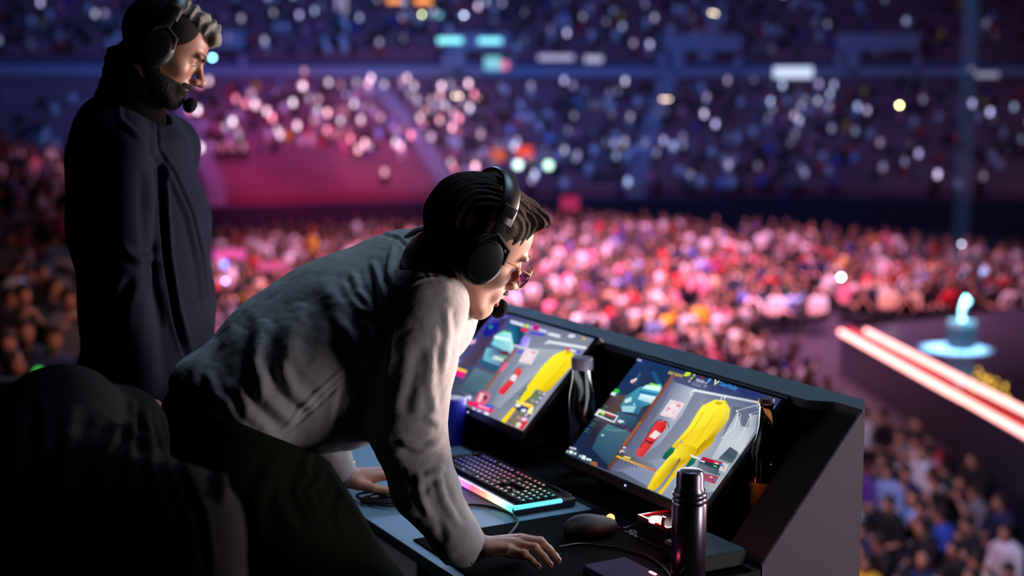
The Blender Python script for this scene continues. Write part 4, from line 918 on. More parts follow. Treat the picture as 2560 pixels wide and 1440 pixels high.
def strip(pts_fn, n, off, c0, c1):
    rows = [pts_fn(i/n) for i in range(n+1)]
    R_ = [[bm.verts.new(q) for q in r] for r in rows]
    for i in range(n):
        for k in range(len(R_[0])-1):
            f = bm.faces.new((R_[i][k], R_[i+1][k], R_[i+1][k+1], R_[i][k+1]))
            cc = [c0+(c1-c0)*(i+d)/n for d in (0, 1, 1, 0)]
            for lp, t in zip(f.loops, cc): lp[cl] = (*rainbow(t), 1)
z = DZ
strip(lambda t: [(KU0+(KU1-KU0)*t, KV0-.0005, z+.010), (KU0+(KU1-KU0)*t, KV0-.0045, z+.016), (KU0+(KU1-KU0)*t, KV0+.001, z+.0245), (KU0+(KU1-KU0)*t, KV0+.0055, z+.0245)], 60, 0, 0, .95)
strip(lambda t: [(KU1+.0005, KV0+(.125)*t, z+.016), (KU1+.003, KV0+(.125)*t, z+.020), (KU1-.001, KV0+.125*t, z+.0245), (KU1-.005, KV0+.125*t, z+.0245)], 14, 0, .95, 1.15)
me = bpy.data.meshes.new('light_bar'); bm.to_mesh(me); bm.free(); me.transform(kinv @ E_UV)
link('light_bar', me, mat('rgb_light', (0, 0, 0), .3, emit=(1, 1, 1), estr=1.7, vcol='Col'), kb)
def keymesh(w):
    b = MB(); b.mi = 0
    T, B_ = w*.0095-.0022, w*.0095-.0007
    lo_ = [b.bm.verts.new((sx*B_, sy*.0088, 0)) for sx, sy in ((-1, -1), (1, -1), (1, 1), (-1, 1))]; hi_ = [b.bm.verts.new((sx*T, sy*.0070+.0008, .0085)) for sx, sy in ((-1, -1), (1, -1), (1, 1), (-1, 1))]
    b.bm.faces.new(hi_)
    for i in range(4): b.bm.faces.new((lo_[i], lo_[(i+1) % 4], hi_[(i+1) % 4], hi_[i]))
    for f in b.bm.faces: f.tag = True
    b.mi = 1; b.box((-.0005, .003, .0086), (.0052, .0040, .0004)); bmesh.ops.recalc_face_normals(b.bm, faces=b.bm.faces)
    me = bpy.data.meshes.new('key'); b.bm.to_mesh(me); b.bm.free()
    me.materials.append(mat('keycap', srgb(11, 12, 15), .6, spec=.2)); me.materials.append(mat('key_legend', (0, 0, 0), .4, emit=(1, 1, 1), estr=1.3, objcol=True)); return me
KM = {w: keymesh(w) for w in (1, 1.25, 1.5, 1.75, 2, 2.25, 6.25)}
rows = [[(0, 1)]+[(2+i, 1) for i in range(4)]+[(6.5+i, 1) for i in range(4)]+[(11+i, 1) for i in range(4)]+[(15.25, 1), (16.25, 1), (17.25, 1)],
        [(i, 1) for i in range(13)]+[(13, 2), (15.25, 1), (16.25, 1), (17.25, 1), (18.5, 1), (19.5, 1), (20.5, 1), (21.5, 1)],
        [(0, 1.5)]+[(1.5+i, 1) for i in range(12)]+[(13.5, 1.5), (15.25, 1), (16.25, 1), (17.25, 1), (18.5, 1), (19.5, 1), (20.5, 1), (21.5, 1)],
        [(0, 1.75)]+[(1.75+i, 1) for i in range(11)]+[(12.75, 2.25), (18.5, 1), (19.5, 1), (20.5, 1), (21.5, 1)],
        [(0, 2.25)]+[(2.25+i, 1) for i in range(10)]+[(12.25, 1.75), (13.6, 1), (16.25, 1), (18.5, 1), (19.5, 1), (20.5, 1), (21.5, 1)],
        [(0, 1.25), (1.25, 1.25), (2.5, 1.25), (3.75, 6.25), (10, 1.25), (11.25, 1.25), (12.5, 1.25), (13.75, 1.25), (15.25, 1), (16.25, 1), (17.25, 1), (18.5, 2), (20.5, 1), (21.5, 1)]]
keys = []
for r_, row in enumerate(rows):
    v = KV1-.030-r_*.0192-(.004 if r_ else 0)
    for (x, w) in row: keys.append((KU0+.012+(x+w/2)*.0194, v, w))
keys.sort(key=lambda k: -k[0])
rest = MB()
for i, (u, v, w) in enumerate(keys):
    t = (u-KU0)/(KU1-KU0)*.95+.02; P = UV(u, v, DZ+.0225)-UV(-2.887, 1.56, DZ)
    if i < 99:
        o = bpy.data.objects.new('key', KM[w]); COL.objects.link(o); o.parent = kb; o.location = tuple(P); o.rotation_euler[2] = R(-61)
        c = rainbow(t); o.color = (*c, 1)
    else: rest.box((u, v, DZ+.0268), (w*.0194-.003, .0165, .0085), bev=.0015, seg=1)
if len(keys) > 99:
    o = rest.build('keys', mat('keycap'), kb); o.data.transform(kinv @ E_UV); o['kind'] = 'stuff'

# ---- mouse mat, mouse, cup, bottles, flask, control boxes
mt = uvb('mouse_mat', mat('mat_cloth', srgb(5, 9, 12), .9, spec=.04, bump=.3, bscale=400, bdist=.0006), None, lambda b: b.box((-2.372, 1.465, DZ+.0022), (.496, .50, .0035), bev=.0015), inv=Matrix())
tag(mt, 'black cloth mouse mat with pale lettering under the mouse and right hand', 'mouse mat')
lt = text_on(None, 'steelseries', (0, 0, 0), .047, (118, 108, 114), 0, .2, 0.0, name='lettering'); lt.parent = mt
lt.data.materials.clear(); lt.data.materials.append(mat('mat_print', srgb(130, 126, 128), .8))
P = atz(1558, 1326, DZ+.0042); lt.location = tuple(P); lt.rotation_euler[2] = R(-61)
ms = SDF(.02); mc = atz(1487, 1320, DZ+.018); mf = BX*.97+WX*.05; mf /= np.linalg.norm(mf); mr = np.cross(mf, ZX)
MM = np.stack([mf, mr, ZX])
ms.ell(mc-mf*.008, (.062, .033, .027), MM).ell(mc-mf*.03+ZX*.004, (.036, .034, .024), MM).cut(f_plane(A3((0, 0, DZ+.005)), (0, 0, -1)), k=.003)
ms.sub(f_box(mc+mf*.042+ZX*.022, (.022, .0012, .012), MM, .0005), k=.001)
mo = empty('computer_mouse', tuple(mc*A3((1, 1, 0))+A3((0, 0, DZ+.005))), label='black computer mouse with an orange glowing wheel on the mat', cat='mouse')
o = sdf_obj('shell', ms, mc-.09, mc+.09, .0022, PLASM, mo); o.data.transform(Matrix.Translation(-mo.location))
b = MB(); b.lathe([(0, -.004), (.0085, -.004), (.0095, -.002), (.0095, .002), (.0085, .004), (0, .004)], Matrix.Translation(tuple(mc+mf*.038+ZX*.016-A3(mo.location))) @ Matrix([list(mf), list(ZX), list(mr)]).transposed().to_4x4(), 20)
b.build('scroll_wheel', mat('wheel_glow', (.2, .05, .02), emit=(1, .33, .10), estr=3.2), mo, True)
def lathe_thing(name, u, v, z, parts, label, cat, group=None):
    e = empty(name, tuple(UV(u, v, z)), label=label, cat=cat, group=group)
    for pn, prof, m in parts:
        b = MB(); b.lathe(prof, None, 48, close=(pn in ('wall', 'label'))); b.build(pn, m, e, True)
    return e
cupm = mat('cup_blue', srgb(28, 40, 170), .35, bump=.05); cupw = mat('cup_inside', srgb(170, 160, 160), .5)
lathe_thing('paper_cup', -3.315, 1.655, DZ, [('wall', [(.0, .004), (.028, .004), (.0275, 0), (.0295, 0), (.0385, .126)], cupm), ('lining', [(.0372, .126), (.029, .01), (0, .010)], cupw),
            ('rim', [(.0385, .124), (.0403, .126), (.0400, .129), (.0385, .1295), (.0372, .128), (.0372, .125)], mat('cup_rim', srgb(120, 110, 190), .4))], 'blue paper cup in front of the left monitor', 'cup')
GLC = mat('bottle_clear', (.8, .84, .9), .08, trans=1.0, spec=.5); GLB = mat('bottle_brown_glass', (.07, .028, .008), .06, trans=.95, spec=.5)
lathe_thing('water_bottle', -2.895, 1.80, DZ, [('body', [(0, .002), (.028, .0), (.032, .006), (.033, .06), (.031, .068), (.033, .078), (.033, .17), (.031, .20), (.024, .235), (.0225, .262), (0, .262)], GLC),
            ('cap', [(0, .262), (.0265, .262), (.0270, .266), (.0270, .288), (.0255, .291), (0, .291)], mat('cap_grey', srgb(92, 84, 100), .5)), ('water', [(0, .004), (.0300, .006), (.0305, .06), (.0305, .12), (0, .12)], mat('water', (.7, .8, .9), .02, trans=1.0))], 'clear water bottle with a grey cap standing between the two monitors', 'bottle')
lathe_thing('beer_bottle', -2.2750, 1.866, DZ, [('body', [(0, .002), (.030, 0), (.033, .005), (.0335, .06), (.0335, .165), (.031, .19), (.020, .220), (.0150, .245), (.0140, .285), (.0155, .287), (.0155, .293), (0, .293)], GLB),
            ('label', [(.0338, .070), (.0342, .071), (.0342, .127), (.0338, .128)], mat('label_yellow', srgb(226, 152, 30), .5, bump=.1)), ('cap', [(0, .293), (.0165, .292), (.0170, .294), (.0165, .302), (0, .304)], mat('cap_purple_grey', srgb(84, 70, 84), .5))], 'brown glass bottle with a yellow label against the right end panel', 'bottle')
STL = mat('flask_dark_steel', srgb(118, 106, 124), .28, 1.0, spec=.6)
lathe_thing('vacuum_flask', -2.152, 1.583, DZ, [('body', [(0, 0), (.032, 0), (.0335, .002), (.0335, .150), (.0325, .153), (.031, .1545), (0, .1545)], STL), ('collar', [(.030, .1545), (.0325, .156), (.0330, .160), (.0315, .163), (.0328, .166), (.0328, .170), (.031, .173), (.0, .173)], STL),
            ('cup_lid', [(.0295, .173), (.0302, .176), (.0268, .184), (.0265, .208), (.0240, .2145), (.018, .2165), (0, .217)], STL)], 'dark steel vacuum flask at the near right corner of the desk', 'flask')
# red lit control box
q = atz(1592, 1288, .79); qu, qv, _ = uvz(q)
bx = empty('control_box', tuple(UV(qu+.055, qv+.062, DZ+.004)), label='small black control box with a glowing red round button', cat='control box'); binv = Matrix.Translation(-bx.location)
uvb('case', PLAS, bx, lambda b: b.box((qu+.055, qv+.062, DZ+.004+.022), (.11, .124, .044), bev=.003), inv=binv)
def boxlid(b):
    for (a, c, dx, dy) in ((qu+.055, qv+.004, .11, .006), (qu+.055, qv+.12, .11, .006), (qu+.004, qv+.062, .006, .118), (qu+.106, qv+.062, .006, .118)): b.box((a, c, DZ+.050), (dx, dy, .004), bev=.0008)
uvb('edge_frame', mat('acrylic_red', srgb(190, 20, 34), .12, spec=.8, coat=.6), bx, boxlid, inv=binv)
REDE = mat('red_lamp', (1, .1, .1), emit=(1, .10, .10), estr=13)
q2 = atz(1641, 1297, .795); u2, v2, _ = uvz(q2)
uvb('button', REDE, bx, lambda b: b.lathe([(0, .0), (.0155, 0), (.0155, .006), (.013, .0085), (0, .009)], Matrix.Translation((u2, v2, DZ+.049)), 28), smooth=True, inv=binv)
for (du, dv) in ((-.010, .050), (.024, .045), (.040, -.012), (.042, .022)):
    uvb('switch', mat('switch_red', srgb(200, 40, 44), .2, coat=.5), bx, lambda b: b.tube([(u2+du, v2+dv, DZ+.048), (u2+du, v2+dv, DZ+.062), (u2+du+.002, v2+dv+.002, DZ+.072)], [.0042, .0035, .0042], 10), smooth=True, inv=binv)
lp = lamp('POINT', 'button_glow', tuple(UV(u2+.02, v2-.0, DZ+.085)), (0, 0, 0), .2, (1, .05, .07), .01)
# dark slab right of the right monitor
s1, s2, s3 = atz(1760, 1284, .775), atz(1862, 1262, .775), atz(1783, 1228, .775)
su, sv, _ = uvz((s1+s2)/2)
sl = empty('tablet', tuple(UV(-2.212, 1.665, DZ+.004)), label='flat grey-topped tablet box behind the flask by the end panel', cat='tablet'); sinv = Matrix.Translation(-sl.location)
uvb('case', PLASM, sl, lambda b: b.box((-2.212, 1.665, DZ+.020), (.125, .115, .032), bev=.003), inv=sinv)
uvb('top_plate', mat('plate_slate', srgb(60, 84, 92), .7, spec=.2), sl, lambda b: b.box((-2.212, 1.665, DZ+.0370), (.118, .108, .003), bev=.001), inv=sinv)
uvb('status_light', mat('led_violet', (.1, .05, .3), emit=(.25, .12, 1), estr=3), sl, lambda b: b.box((-2.190, 1.607, DZ+.024), (.018, .003, .003)), inv=sinv)
# small panel with a red light at the bottom edge of the view
t1 = atz(1632, 1434, DZ+.02); tu, tv, _ = uvz(t1)
pn = empty('talkback_panel', tuple(UV(tu, tv-.03, DZ+.004)), label='low violet-topped talkback panel with a red light in front of the flask', cat='control panel'); pinv = Matrix.Translation(-pn.location)
uvb('case', mat('panel_violet', srgb(50, 46, 84), .8, spec=.1), pn, lambda b: b.box((tu-.045, tv-.040, DZ+.012), (.13, .10, .016), bev=.003), inv=pinv)
uvb('indicator', REDE, pn, lambda b: b.box((tu, tv, DZ+.021), (.020, .006, .003), bev=.001), inv=pinv)
# cables
def curve_pts(P, n=8):
    P = [np.asarray(p, float) for p in P]; P = [P[0]*2-P[1]]+P+[P[-1]*2-P[-2]]; out = []
    for a, b_, c, d in zip(P, P[1:], P[2:], P[3:]):
        for k in range(n):
            t = k/n; out.append(tuple(.5*((2*b_)+(c-a)*t+(2*a-5*b_+4*c-d)*t*t+(3*b_-a-3*c+d)*t**3)))
    return out+[tuple(P[-2])]
CAB = mat('cable_rubber', srgb(10, 10, 12), .35)
b = MB()
cc = atz(985, 1256, DZ); rs = np.random.RandomState(4); pts = []
for i in range(150):
    a = i*.27; r = .050+.010*math.sin(i*.11)+.004*math.sin(i*.7); pts.append((cc[0]+.010*math.sin(i*.043)+r*1.25*math.cos(a), cc[1]+.012*math.cos(i*.05)+r*.75*math.sin(a), DZ+.004+.007*(i/150)+.0025*abs(math.sin(i*.31))))
pts += curve_pts([atz(1060, 1268, DZ+.005), atz(1100, 1275, DZ+.004), atz(1180, 1262, DZ+.004), atz(1260, 1276, DZ+.004), atz(1293, 1300, DZ+.005), atz(1284, 1325, DZ+.008), atz(1250, 1352, DZ+.008), atz(1200, 1364, DZ+.008)])[8:]
b.tube(pts, .0032, 8); cb = b.build('cable', CAB, None, True); tag(cb, 'black coiled cable on the pale worktop between his hands', 'cable')
b = MB(); P_ = [atz(*q, DZ+.0075) for q in ((1398, 1368), (1450, 1360), (1500, 1364), (1560, 1372), (1620, 1392), (1660, 1420), (1690, 1462))]; b.tube(curve_pts(P_), .0026, 8)
tag(b.build('cable', CAB, None, True), 'thin black cable running over the mouse mat from the fingertips to the flask', 'cable')
b = MB(); P_ = [mc+mf*.058+A3((0, 0, -.008)), mc+mf*.09+A3((0, 0, -.008)), UV(-2.56, 1.86, DZ+.005), UV(-2.50, 1.95, DZ+.005)]; b.tube(curve_pts(P_), .0022, 8)
tag(b.build('cable', CAB, None, True), 'thin mouse cable leading from the mouse back under the right monitor', 'cable')

# ---- chair with the draped black jacket, lower left
ch = empty('office_chair', (-.44, 2.06, 0), label='black high-backed office chair in the dark lower left corner', cat='chair')
cr_ = rotm(20, 0, 0)
def cpos(x, y, z): return (x*cr_[0, 0]+y*cr_[0, 1], x*cr_[1, 0]+y*cr_[1, 1], z)
rz = Matrix.Rotation(R(20), 3, 'Z')
b = MB(); b.box(cpos(.06, 0, .50), (.50, .50, .10), rz, bev=.035, seg=3); b.build('seat', BLACKT, ch, True)
b = MB(); b.box(cpos(-.20, 0, .86), (.09, .46, .62), rz @ Matrix.Rotation(R(-8), 3, 'Y'), bev=.04, seg=3); b.build('backrest', BLACKT, ch, True)
for q in (-1, 1):
    b = MB(); b.box(cpos(.05, .29*q, .68), (.28, .08, .03), rz, bev=.012); b.box(cpos(.02, .29*q, .60), (.05, .03, .15), rz, bev=.008); b.build('armrest', PLASM, ch, True)
b = MB(); b.lathe([(0, .10), (.035, .10), (.035, .28), (.025, .28), (.025, .45), (0, .45)], None, 20); b.build('column', PLASM, ch, True)
for k in range(5):
    a = k*2*math.pi/5; d = Vector((math.cos(a), math.sin(a), 0)); b = MB(); b.tube([d*.02+Vector((0, 0, .13)), d*.30+Vector((0, 0, .075))], [.028, .018], 8); o = b.build('base_arm', PLASM, ch, True)
    b = MB(); b.lathe([(0, -.011), (.026, -.011), (.028, 0), (.026, .011), (0, .011)], Matrix.Translation(d*.30+Vector((0, 0, .030))) @ Matrix.Rotation(a, 4, 'Z') @ Matrix.Rotation(R(90), 4, 'X'), 18); b.build('castor', PLASM, o, True)
cj = SDF(.04); O = A3((-.44, 2.06, 0)); CP = lambda x, y, z: O+A3(cpos(x, y, z))
BM = np.stack([A3(cpos(1, 0, 0)), A3(cpos(0, 1, 0)), ZX])
cj.add(f_box(CP(-.21, 0, .96), (.085, .30, .27), BM, .08), k=.03).cone(CP(-.20, -.24, 1.13), CP(-.20, .24, 1.16), .085, .085, k=.05)
cj.add(f_box(CP(-.20, -.02, .62), (.10, .30, .26), BM, .09), k=.06)
cj.chain([CP(-.20, -.24, 1.14), CP(-.10, -.30, 1.12), CP(-.06, -.34, .94), CP(-.07, -.35, .66)], [.085, .080, .066, .055], k=.035)
cj.chain([CP(-.22, .26, 1.14), CP(-.12, .32, 1.10), CP(-.08, .35, .90), CP(-.10, .36, .62)], [.085, .080, .066, .055], k=.035)
cj.chain([CP(-.15, -.12, 1.16), CP(-.09, -.10, 1.10), CP(-.08, -.14, .8), CP(-.08, -.16, .5)], [.06, .055, .045, .04], k=.03)
STRC = [([(330, 1000), (322, 1140), (335, 1300), (320, 1440)], 9, .014), ([(400, 1030), (440, 1150), (500, 1300), (520, 1440)], 9, -.014), ([(300, 1060), (250, 1180), (280, 1320)], 16, .010), ([(480, 1040), (540, 1120), (560, 1260)], 14, .010), ([(360, 1020), (380, 1180), (430, 1340)], 12, .010), ([(180, 1010), (160, 1200), (190, 1400)], 20, .010), ([(80, 1000), (70, 1200), (90, 1400)], 20, -.010), ([(440, 1240), (480, 1230), (530, 1235)], 6, -.008)]
def cj_post(V, F): return creases(V+vnormals(V, F)*(wob(V, 14, 11)*.006)[:, None], F, STRC)
jo = sdf_obj('coat', cj, O-A3((.55, .55, -.28)), O+A3((.5, .5, 1.32)), .007, BLACKT, None, post=cj_post)
tag(jo, 'black coat draped over the back of the office chair', 'coat')
# =================================================================== the hall
FZ = -5.2
def struct(name, b, m, smooth=False):
    o = b.build(name, m, None, smooth); o['kind'] = 'structure'; return o
M_FLR = mat('hall_floor', srgb(34, 30, 48), .45, var=.2, vscale=.4)
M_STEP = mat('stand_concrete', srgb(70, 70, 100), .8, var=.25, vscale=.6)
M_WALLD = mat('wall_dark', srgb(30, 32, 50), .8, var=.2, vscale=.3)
M_SEAT = mat('seat_shell', srgb(112, 56, 74), .6, var=.75, vscale=.25)
M_PALE = mat('concrete_pale', srgb(146, 144, 164), .8, var=.15, vscale=.8)
M_PLAT = mat('platform_carpet', srgb(8, 9, 12), .9, bump=.3, bscale=200)
b = MB(); b.box((12, 38, FZ-.1), (150, 96, .2)); struct('floor', b, M_FLR)
b = MB(); b.prism([(-4.4, -1.2), (.9, -1.2), (.9, 2.2), (.79, 2.84), (0, 4.32), (-.7, 5.5), (-4.4, 5.5)], FZ+.02, 0.0); struct('floor_platform', b, M_PLAT)
b = MB(); b.box((-3.0, 4.12, .40), (3.9, .06, .80), bev=.01); b.box((-3.0, 4.12, .815), (3.9, .10, .03), bev=.008); struct('wall_platform', b, M_PLAT)
# far stands: tiers follow a broken front line; mitred outward normals
FRONT = [np.array(p, float) for p in ((-66, 40), (-36, 58), (-8, 71), (14, 75), (42, 68), (70, 48))]
def line_normals(L):
    ns = []
    for a, c in zip(L, L[1:]):
        d = (c-a)/np.linalg.norm(c-a); ns.append(np.array([-d[1], d[0]]))
    out = [ns[0]]
    for a, c in zip(ns, ns[1:]):
        m = a+c; m /= np.linalg.norm(m); out.append(m/(m@a))
    return out+[ns[-1]], ns
LN, SN = line_normals(FRONT)
def tier(b, rows, o0, z0, run, rise, seats=True):
    """stepped rows; a seat-back ledge stands on each tread"""
    for r in range(rows):
        a0, a1 = o0+r*run, o0+(r+1)*run; z = z0+r*rise
        prof = [(a0, z-rise), (a0, z), (a1, z)]
        P = [[(p+n*a) for a in (a0, a0, a1)] for p, n in zip(FRONT, LN)]
        V = [[b.bm.verts.new((q[0], q[1], zz)) for q, (_, zz) in zip(row, prof)] for row in P]
        for A, B in zip(V, V[1:]):
            for k in range(2): b.bm.faces.new((A[k], B[k], B[k+1], A[k+1]))
def seat_rows(b, rows, o0, z0, run, rise, skip=()):
    for r in range(rows):
        a0 = o0+r*run+run*.62; z = z0+r*rise
        P = [[(p+n*a, zz) for a, zz in ((a0, z), (a0, z+.45), (a0+.12, z+.80), (a0+.17, z+.78), (a0+.17, z))] for p, n in zip(FRONT, LN)]
        V = [[b.bm.verts.new((q[0], q[1], zz)) for q, zz in row] for row in P]
        for A, B in zip(V, V[1:]):
            for k in range(4): b.bm.faces.new((A[k], B[k], B[k+1], A[k+1]))
LOW = dict(rows=22, o0=0, z0=-4.0, run=.95, rise=.29); UPR = dict(rows=20, o0=19.5, z0=3.4, run=.85, rise=.46)
b = MB(); tier(b, **LOW); struct('wall_lower_stand', b, M_STEP)
b = MB(); tier(b, **UPR); struct('wall_upper_stand', b, M_STEP)
b = MB(); seat_rows(b, **LOW); o = b.build('seat_rows', M_SEAT, None); tag(o, 'rows of folding seats running round the far lower stand', 'seats', kind='stuff')
b = MB(); seat_rows(b, **UPR); o = b.build('seat_rows', M_SEAT, None); tag(o, 'rows of folding seats in the far upper stand under the roof', 'seats', kind='stuff')
def band(b, offs):
    P = [[(p+n*a, z) for a, z in offs] for p, n in zip(FRONT, LN)]
    V = [[b.bm.verts.new((q[0], q[1], z)) for q, z in row] for row in P]
    for A, B in zip(V, V[1:]):
        for k in range(len(offs)-1): b.bm.faces.new((A[k], B[k], B[k+1], A[k+1]))
b = MB(); band(b, [(20.9, 2.1), (20.9, 2.4), (19.0, 2.4), (19.0, 3.0), (19.4, 3.0)]); struct('trim_1', b, M_PALE)
b = MB(); band(b, [(0, FZ), (0, -4.0)]); band(b, [(20.9, 2.1), (21.0, 3.0)]); band(b, [(36.5, 12.4), (36.6, 24)]); struct('wall_back', b, M_WALLD)
b = MB(); b.box((12, 50, 24.2), (190, 140, .3)); struct('ceiling', b, M_WALLD)
# vomitories and stair flights of the far stands
def on_front(px, off):
    """point on the stand at offset off from the front line, seen at column px"""
    r = ray(px, 220); d = np.array([r[0], r[1]])/r[1]
    best = None
    L = [p+n*off for p, n in zip(FRONT, LN)]
    for i, (a, c) in enumerate(zip(L, L[1:])):
        A = np.array([d, -(c-a)]).T
        try: t, s_ = np.linalg.solve(A, a)
        except Exception: continue
        if -.001 <= s_ <= 1.001 and t > 0: best = (d*t, SN[i])
    return best
def seg_box(b, px, off, z, wd, dp, h):
    p, n = on_front(px, off); ang = math.atan2(n[1], n[0])-math.pi/2
    b.box((p[0], p[1], z), (wd, dp, h), Matrix.Rotation(ang, 3, 'Z'), bev=.02, seg=1)
for px, sc in ((1745, 1.0), (2190, 1.0), (1190, .8), (520, .8)):
    b = MB(); seg_box(b, px, 20.5, 4.6, 5.2*sc, 2.0, 1.1); seg_box(b, px-60*sc, 19.8, 2.6, .9, 1.6, 3.4); seg_box(b, px+100*sc, 19.8, 2.6, .5, 1.6, 2.2); seg_box(b, px-95*sc, 19.4, 3.4, .5, 1.0, 1.0)
    o = b.build('stairwell_entrance', M_PALE, None)
    tag(o, {1745: 'pale concrete stair entrance on the upper stand right of centre', 2190: 'pale concrete stair entrance on the upper stand by the blue beam', 1190: 'concrete stair entrance on the upper stand above the leaning head', 520: 'concrete stair entrance beside the face of the standing man'}[px], 'stair entrance')
def flight(px0, px1, T, lab, m):
    b = MB(); n = T['rows']
    for r in range(n*2):
        f = r/(n*2-1); off = T['o0']+T['run']*(r/2+.25); z = T['z0']+T['rise']*(int(r/2))+(.16 if r % 2 else .04)
        q = on_front(px0+(px1-px0)*f, off)
        if q is None: continue
        p, nn = q; ang = math.atan2(nn[1], nn[0])-math.pi/2
        b.box((p[0], p[1], z+.48), (.95, .26, .92), Matrix.Rotation(ang, 3, 'Z'))
    o = b.build('stair_flight', m, None); tag(o, lab, 'stairs')
flight(1120, 900, LOW, 'pale stair flight climbing the red lit seats left of the leaning head', M_PALE)
flight(530, 400, LOW, 'pinkish stair flight climbing behind the standing man', M_PALE)
flight(1590, 1680, LOW, 'faint stair flight below the pale entrance right of centre', M_PALE)
flight(1760, 1860, UPR, 'stair flight going up above the pale entrance right of centre', M_PALE)
# left stand beside the platform, rows run away from the camera
def left_z(x): return -2.55+.2*(-x-5.6)
b = MB()
for r in range(26):
    x1 = -4.4-.85*r; z = left_z(x1-.4); ye = min(41, (-x1+.3)/.285); b.box((x1-.425, (10+ye)/2, (z-6)/2+z/2), (.85, ye-10, 6))
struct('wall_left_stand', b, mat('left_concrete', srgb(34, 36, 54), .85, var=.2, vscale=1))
b = MB(); b.box((-6.5, 22, -.86), (1.5, .06, .17), bev=.01); b.box((-7.2, 22, -1.55), (.06, .06, 1.4)); b.box((-5.8, 22, -1.7), (.06, .06, 1.7))
tag(b.build('handrail', mat('rail_panel', srgb(110, 140, 180), .5), None), 'pale blue rail panel across the stand left of the standing man', 'railing')
# ---- stage on the right with its light tubes
STZ = -4.2
b = MB(); b.prism([(8.05, 34.4), (8.75, 22.0), (9.3, 14.0), (40, 14.0), (40, 40), (14, 38)], FZ, STZ); struct('floor_stage', b, mat('stage_gloss', srgb(70, 70, 88), .16, spec=.7, var=.2, vscale=.5))
REDT = mat('tube_red_light', (1, .3, .3), emit=(1, .42, .38), estr=3.4)
RISERGLOW = mat('stage_riser_tube_glow', srgb(200, 24, 36), .5)  # red glow of the tubes put into the riser colour
S0, S1 = atz(2102, 830, STZ+.02), atz(2564, 1087, STZ+.02); dS = S1-S0
b = MB(); b.tube([tuple(S0), tuple(S0+dS*1.5)], .065, 14); lo1 = b.build('light_tube', REDT, None, True); tag(lo1, 'glowing pale red light tube along the stage edge, the nearer and longer one', 'light tube')
S2, S3 = atz(2166, 828, STZ+.30), atz(2564, 1029, STZ+.30)
b = MB(); b.tube([tuple(S2), tuple(S2+(S3-S2)*1.5)], .060, 14); lo2 = b.build('light_tube', REDT, None, True); tag(lo2, 'glowing pale red light tube on the raised step, the one nearer the trophy', 'light tube')
b = MB()
a0, a1 = S0+A3((.16, 0, 0)), S0+dS*1.5+A3((.16, 0, 0)); c0, c1_ = S2+A3((-.04, 0, 0)), S2+(S3-S2)*1.5+A3((-.04, 0, 0))
vs = [b.bm.verts.new((p[0], p[1], z)) for p, z in ((a0, STZ), (a1, STZ), (c1_, STZ), (c0, STZ), (a0, STZ+.16), (a1, STZ+.16), (c1_, STZ+.16), (c0, STZ+.16))]
for f in ((0, 1, 2, 3), (4, 5, 6, 7), (0, 1, 5, 4), (1, 2, 6, 5), (2, 3, 7, 6), (3, 0, 4, 7)): b.bm.faces.new([vs[i] for i in f])
struct('trim_2', b, RISERGLOW)
# plinth with the trophy
PL = atz(2402, 872, STZ)
pl = empty('plinth', tuple(PL), label='black square plinth with a clear top standing in the pool of light on stage', cat='plinth'); rp = Matrix.Rotation(R(28), 3, 'Z')
b = MB(); b.box((0, 0, .26), (.46, .46, .52), rp, bev=.01); b.build('block', mat('plinth_black', srgb(20, 20, 30), .3), pl)
b = MB(); b.box((0, 0, .59), (.44, .44, .14), rp, bev=.008); b.build('glass_top', mat('plinth_glass', (.30, .36, .46), .1, trans=.9), pl)
te = empty('trophy', tuple(PL+A3((0, 0, .665))), label='slim silver white trophy shining on the plinth', cat='trophy')
TRM = mat('trophy_chrome', srgb(225, 240, 245), .25, .7)
b = MB(); b.lathe([(0, 0), (.07, 0), (.07, .03), (.03, .05), (.028, .10), (0, .10)], None, 24); b.build('foot', TRM, te, True)
b = MB(); b.tube([(-.02, 0, .09), (0, 0, .20), (.03, 0, .32), (.06, 0, .44), (.07, 0, .54)], [.05, .06, .07, .065, .03], 14); b.sphere((.11, 0, .40), (.06, .04, .08)); b.build('figure', TRM, te, True)
# ceiling of small things: signs and lamps on the far stands
def glow(name, px, py, dist, w, h, color, st, label, cat, group=None, dp=.08):
    P = aty(px, py, dist); b = MB(); b.box((0, 0, 0), (w, dp, h), bev=.01, seg=1)
    key = 'glow_%d_%d_%d_%d' % (*[int(c*99) for c in color], int(st*10))
    o = b.build(name, mat(key, (.02, .02, .02), emit=color, estr=st), None); o.location = tuple(P); o.rotation_euler[2] = math.atan2(-P[0], P[1]); tag(o, label, cat, group); return o
def bulb(px, py, dist, r, color, st, label, group=None, name='house_lamp', cat='lamp'):
    P = aty(px, py, dist); b = MB(); b.sphere((0, 0, 0), r, u=12, v=8)
    key = 'bulb_%d_%d_%d_%d' % (*[int(c*99) for c in color], int(st))
    o = b.build(name, mat(key, (.02, .02, .02), emit=color, estr=st), None, True); o.location = tuple(P); tag(o, label, cat, group); return o
CY = (.25, .85, .95)
glow('lit_sign', 1125, 101, 88, 1.5, .34, CY, 1.7, 'long cyan sign on the upper stand, left piece of the pair', 'sign'); glow('lit_sign', 1225, 102, 88, 1.4, .34, CY, 1.6, 'long cyan sign on the upper stand, right piece of the pair', 'sign')
glow('lit_sign', 1232, 158, 88, 1.0, .8, (.25, .7, .85), .9, 'square pale cyan screen under the long cyan signs', 'screen'); glow('lit_sign', 1262, 163, 87.5, .5, .5, (.9, .2, .35), 1.0, 'pink corner picture on the square cyan screen', 'screen')
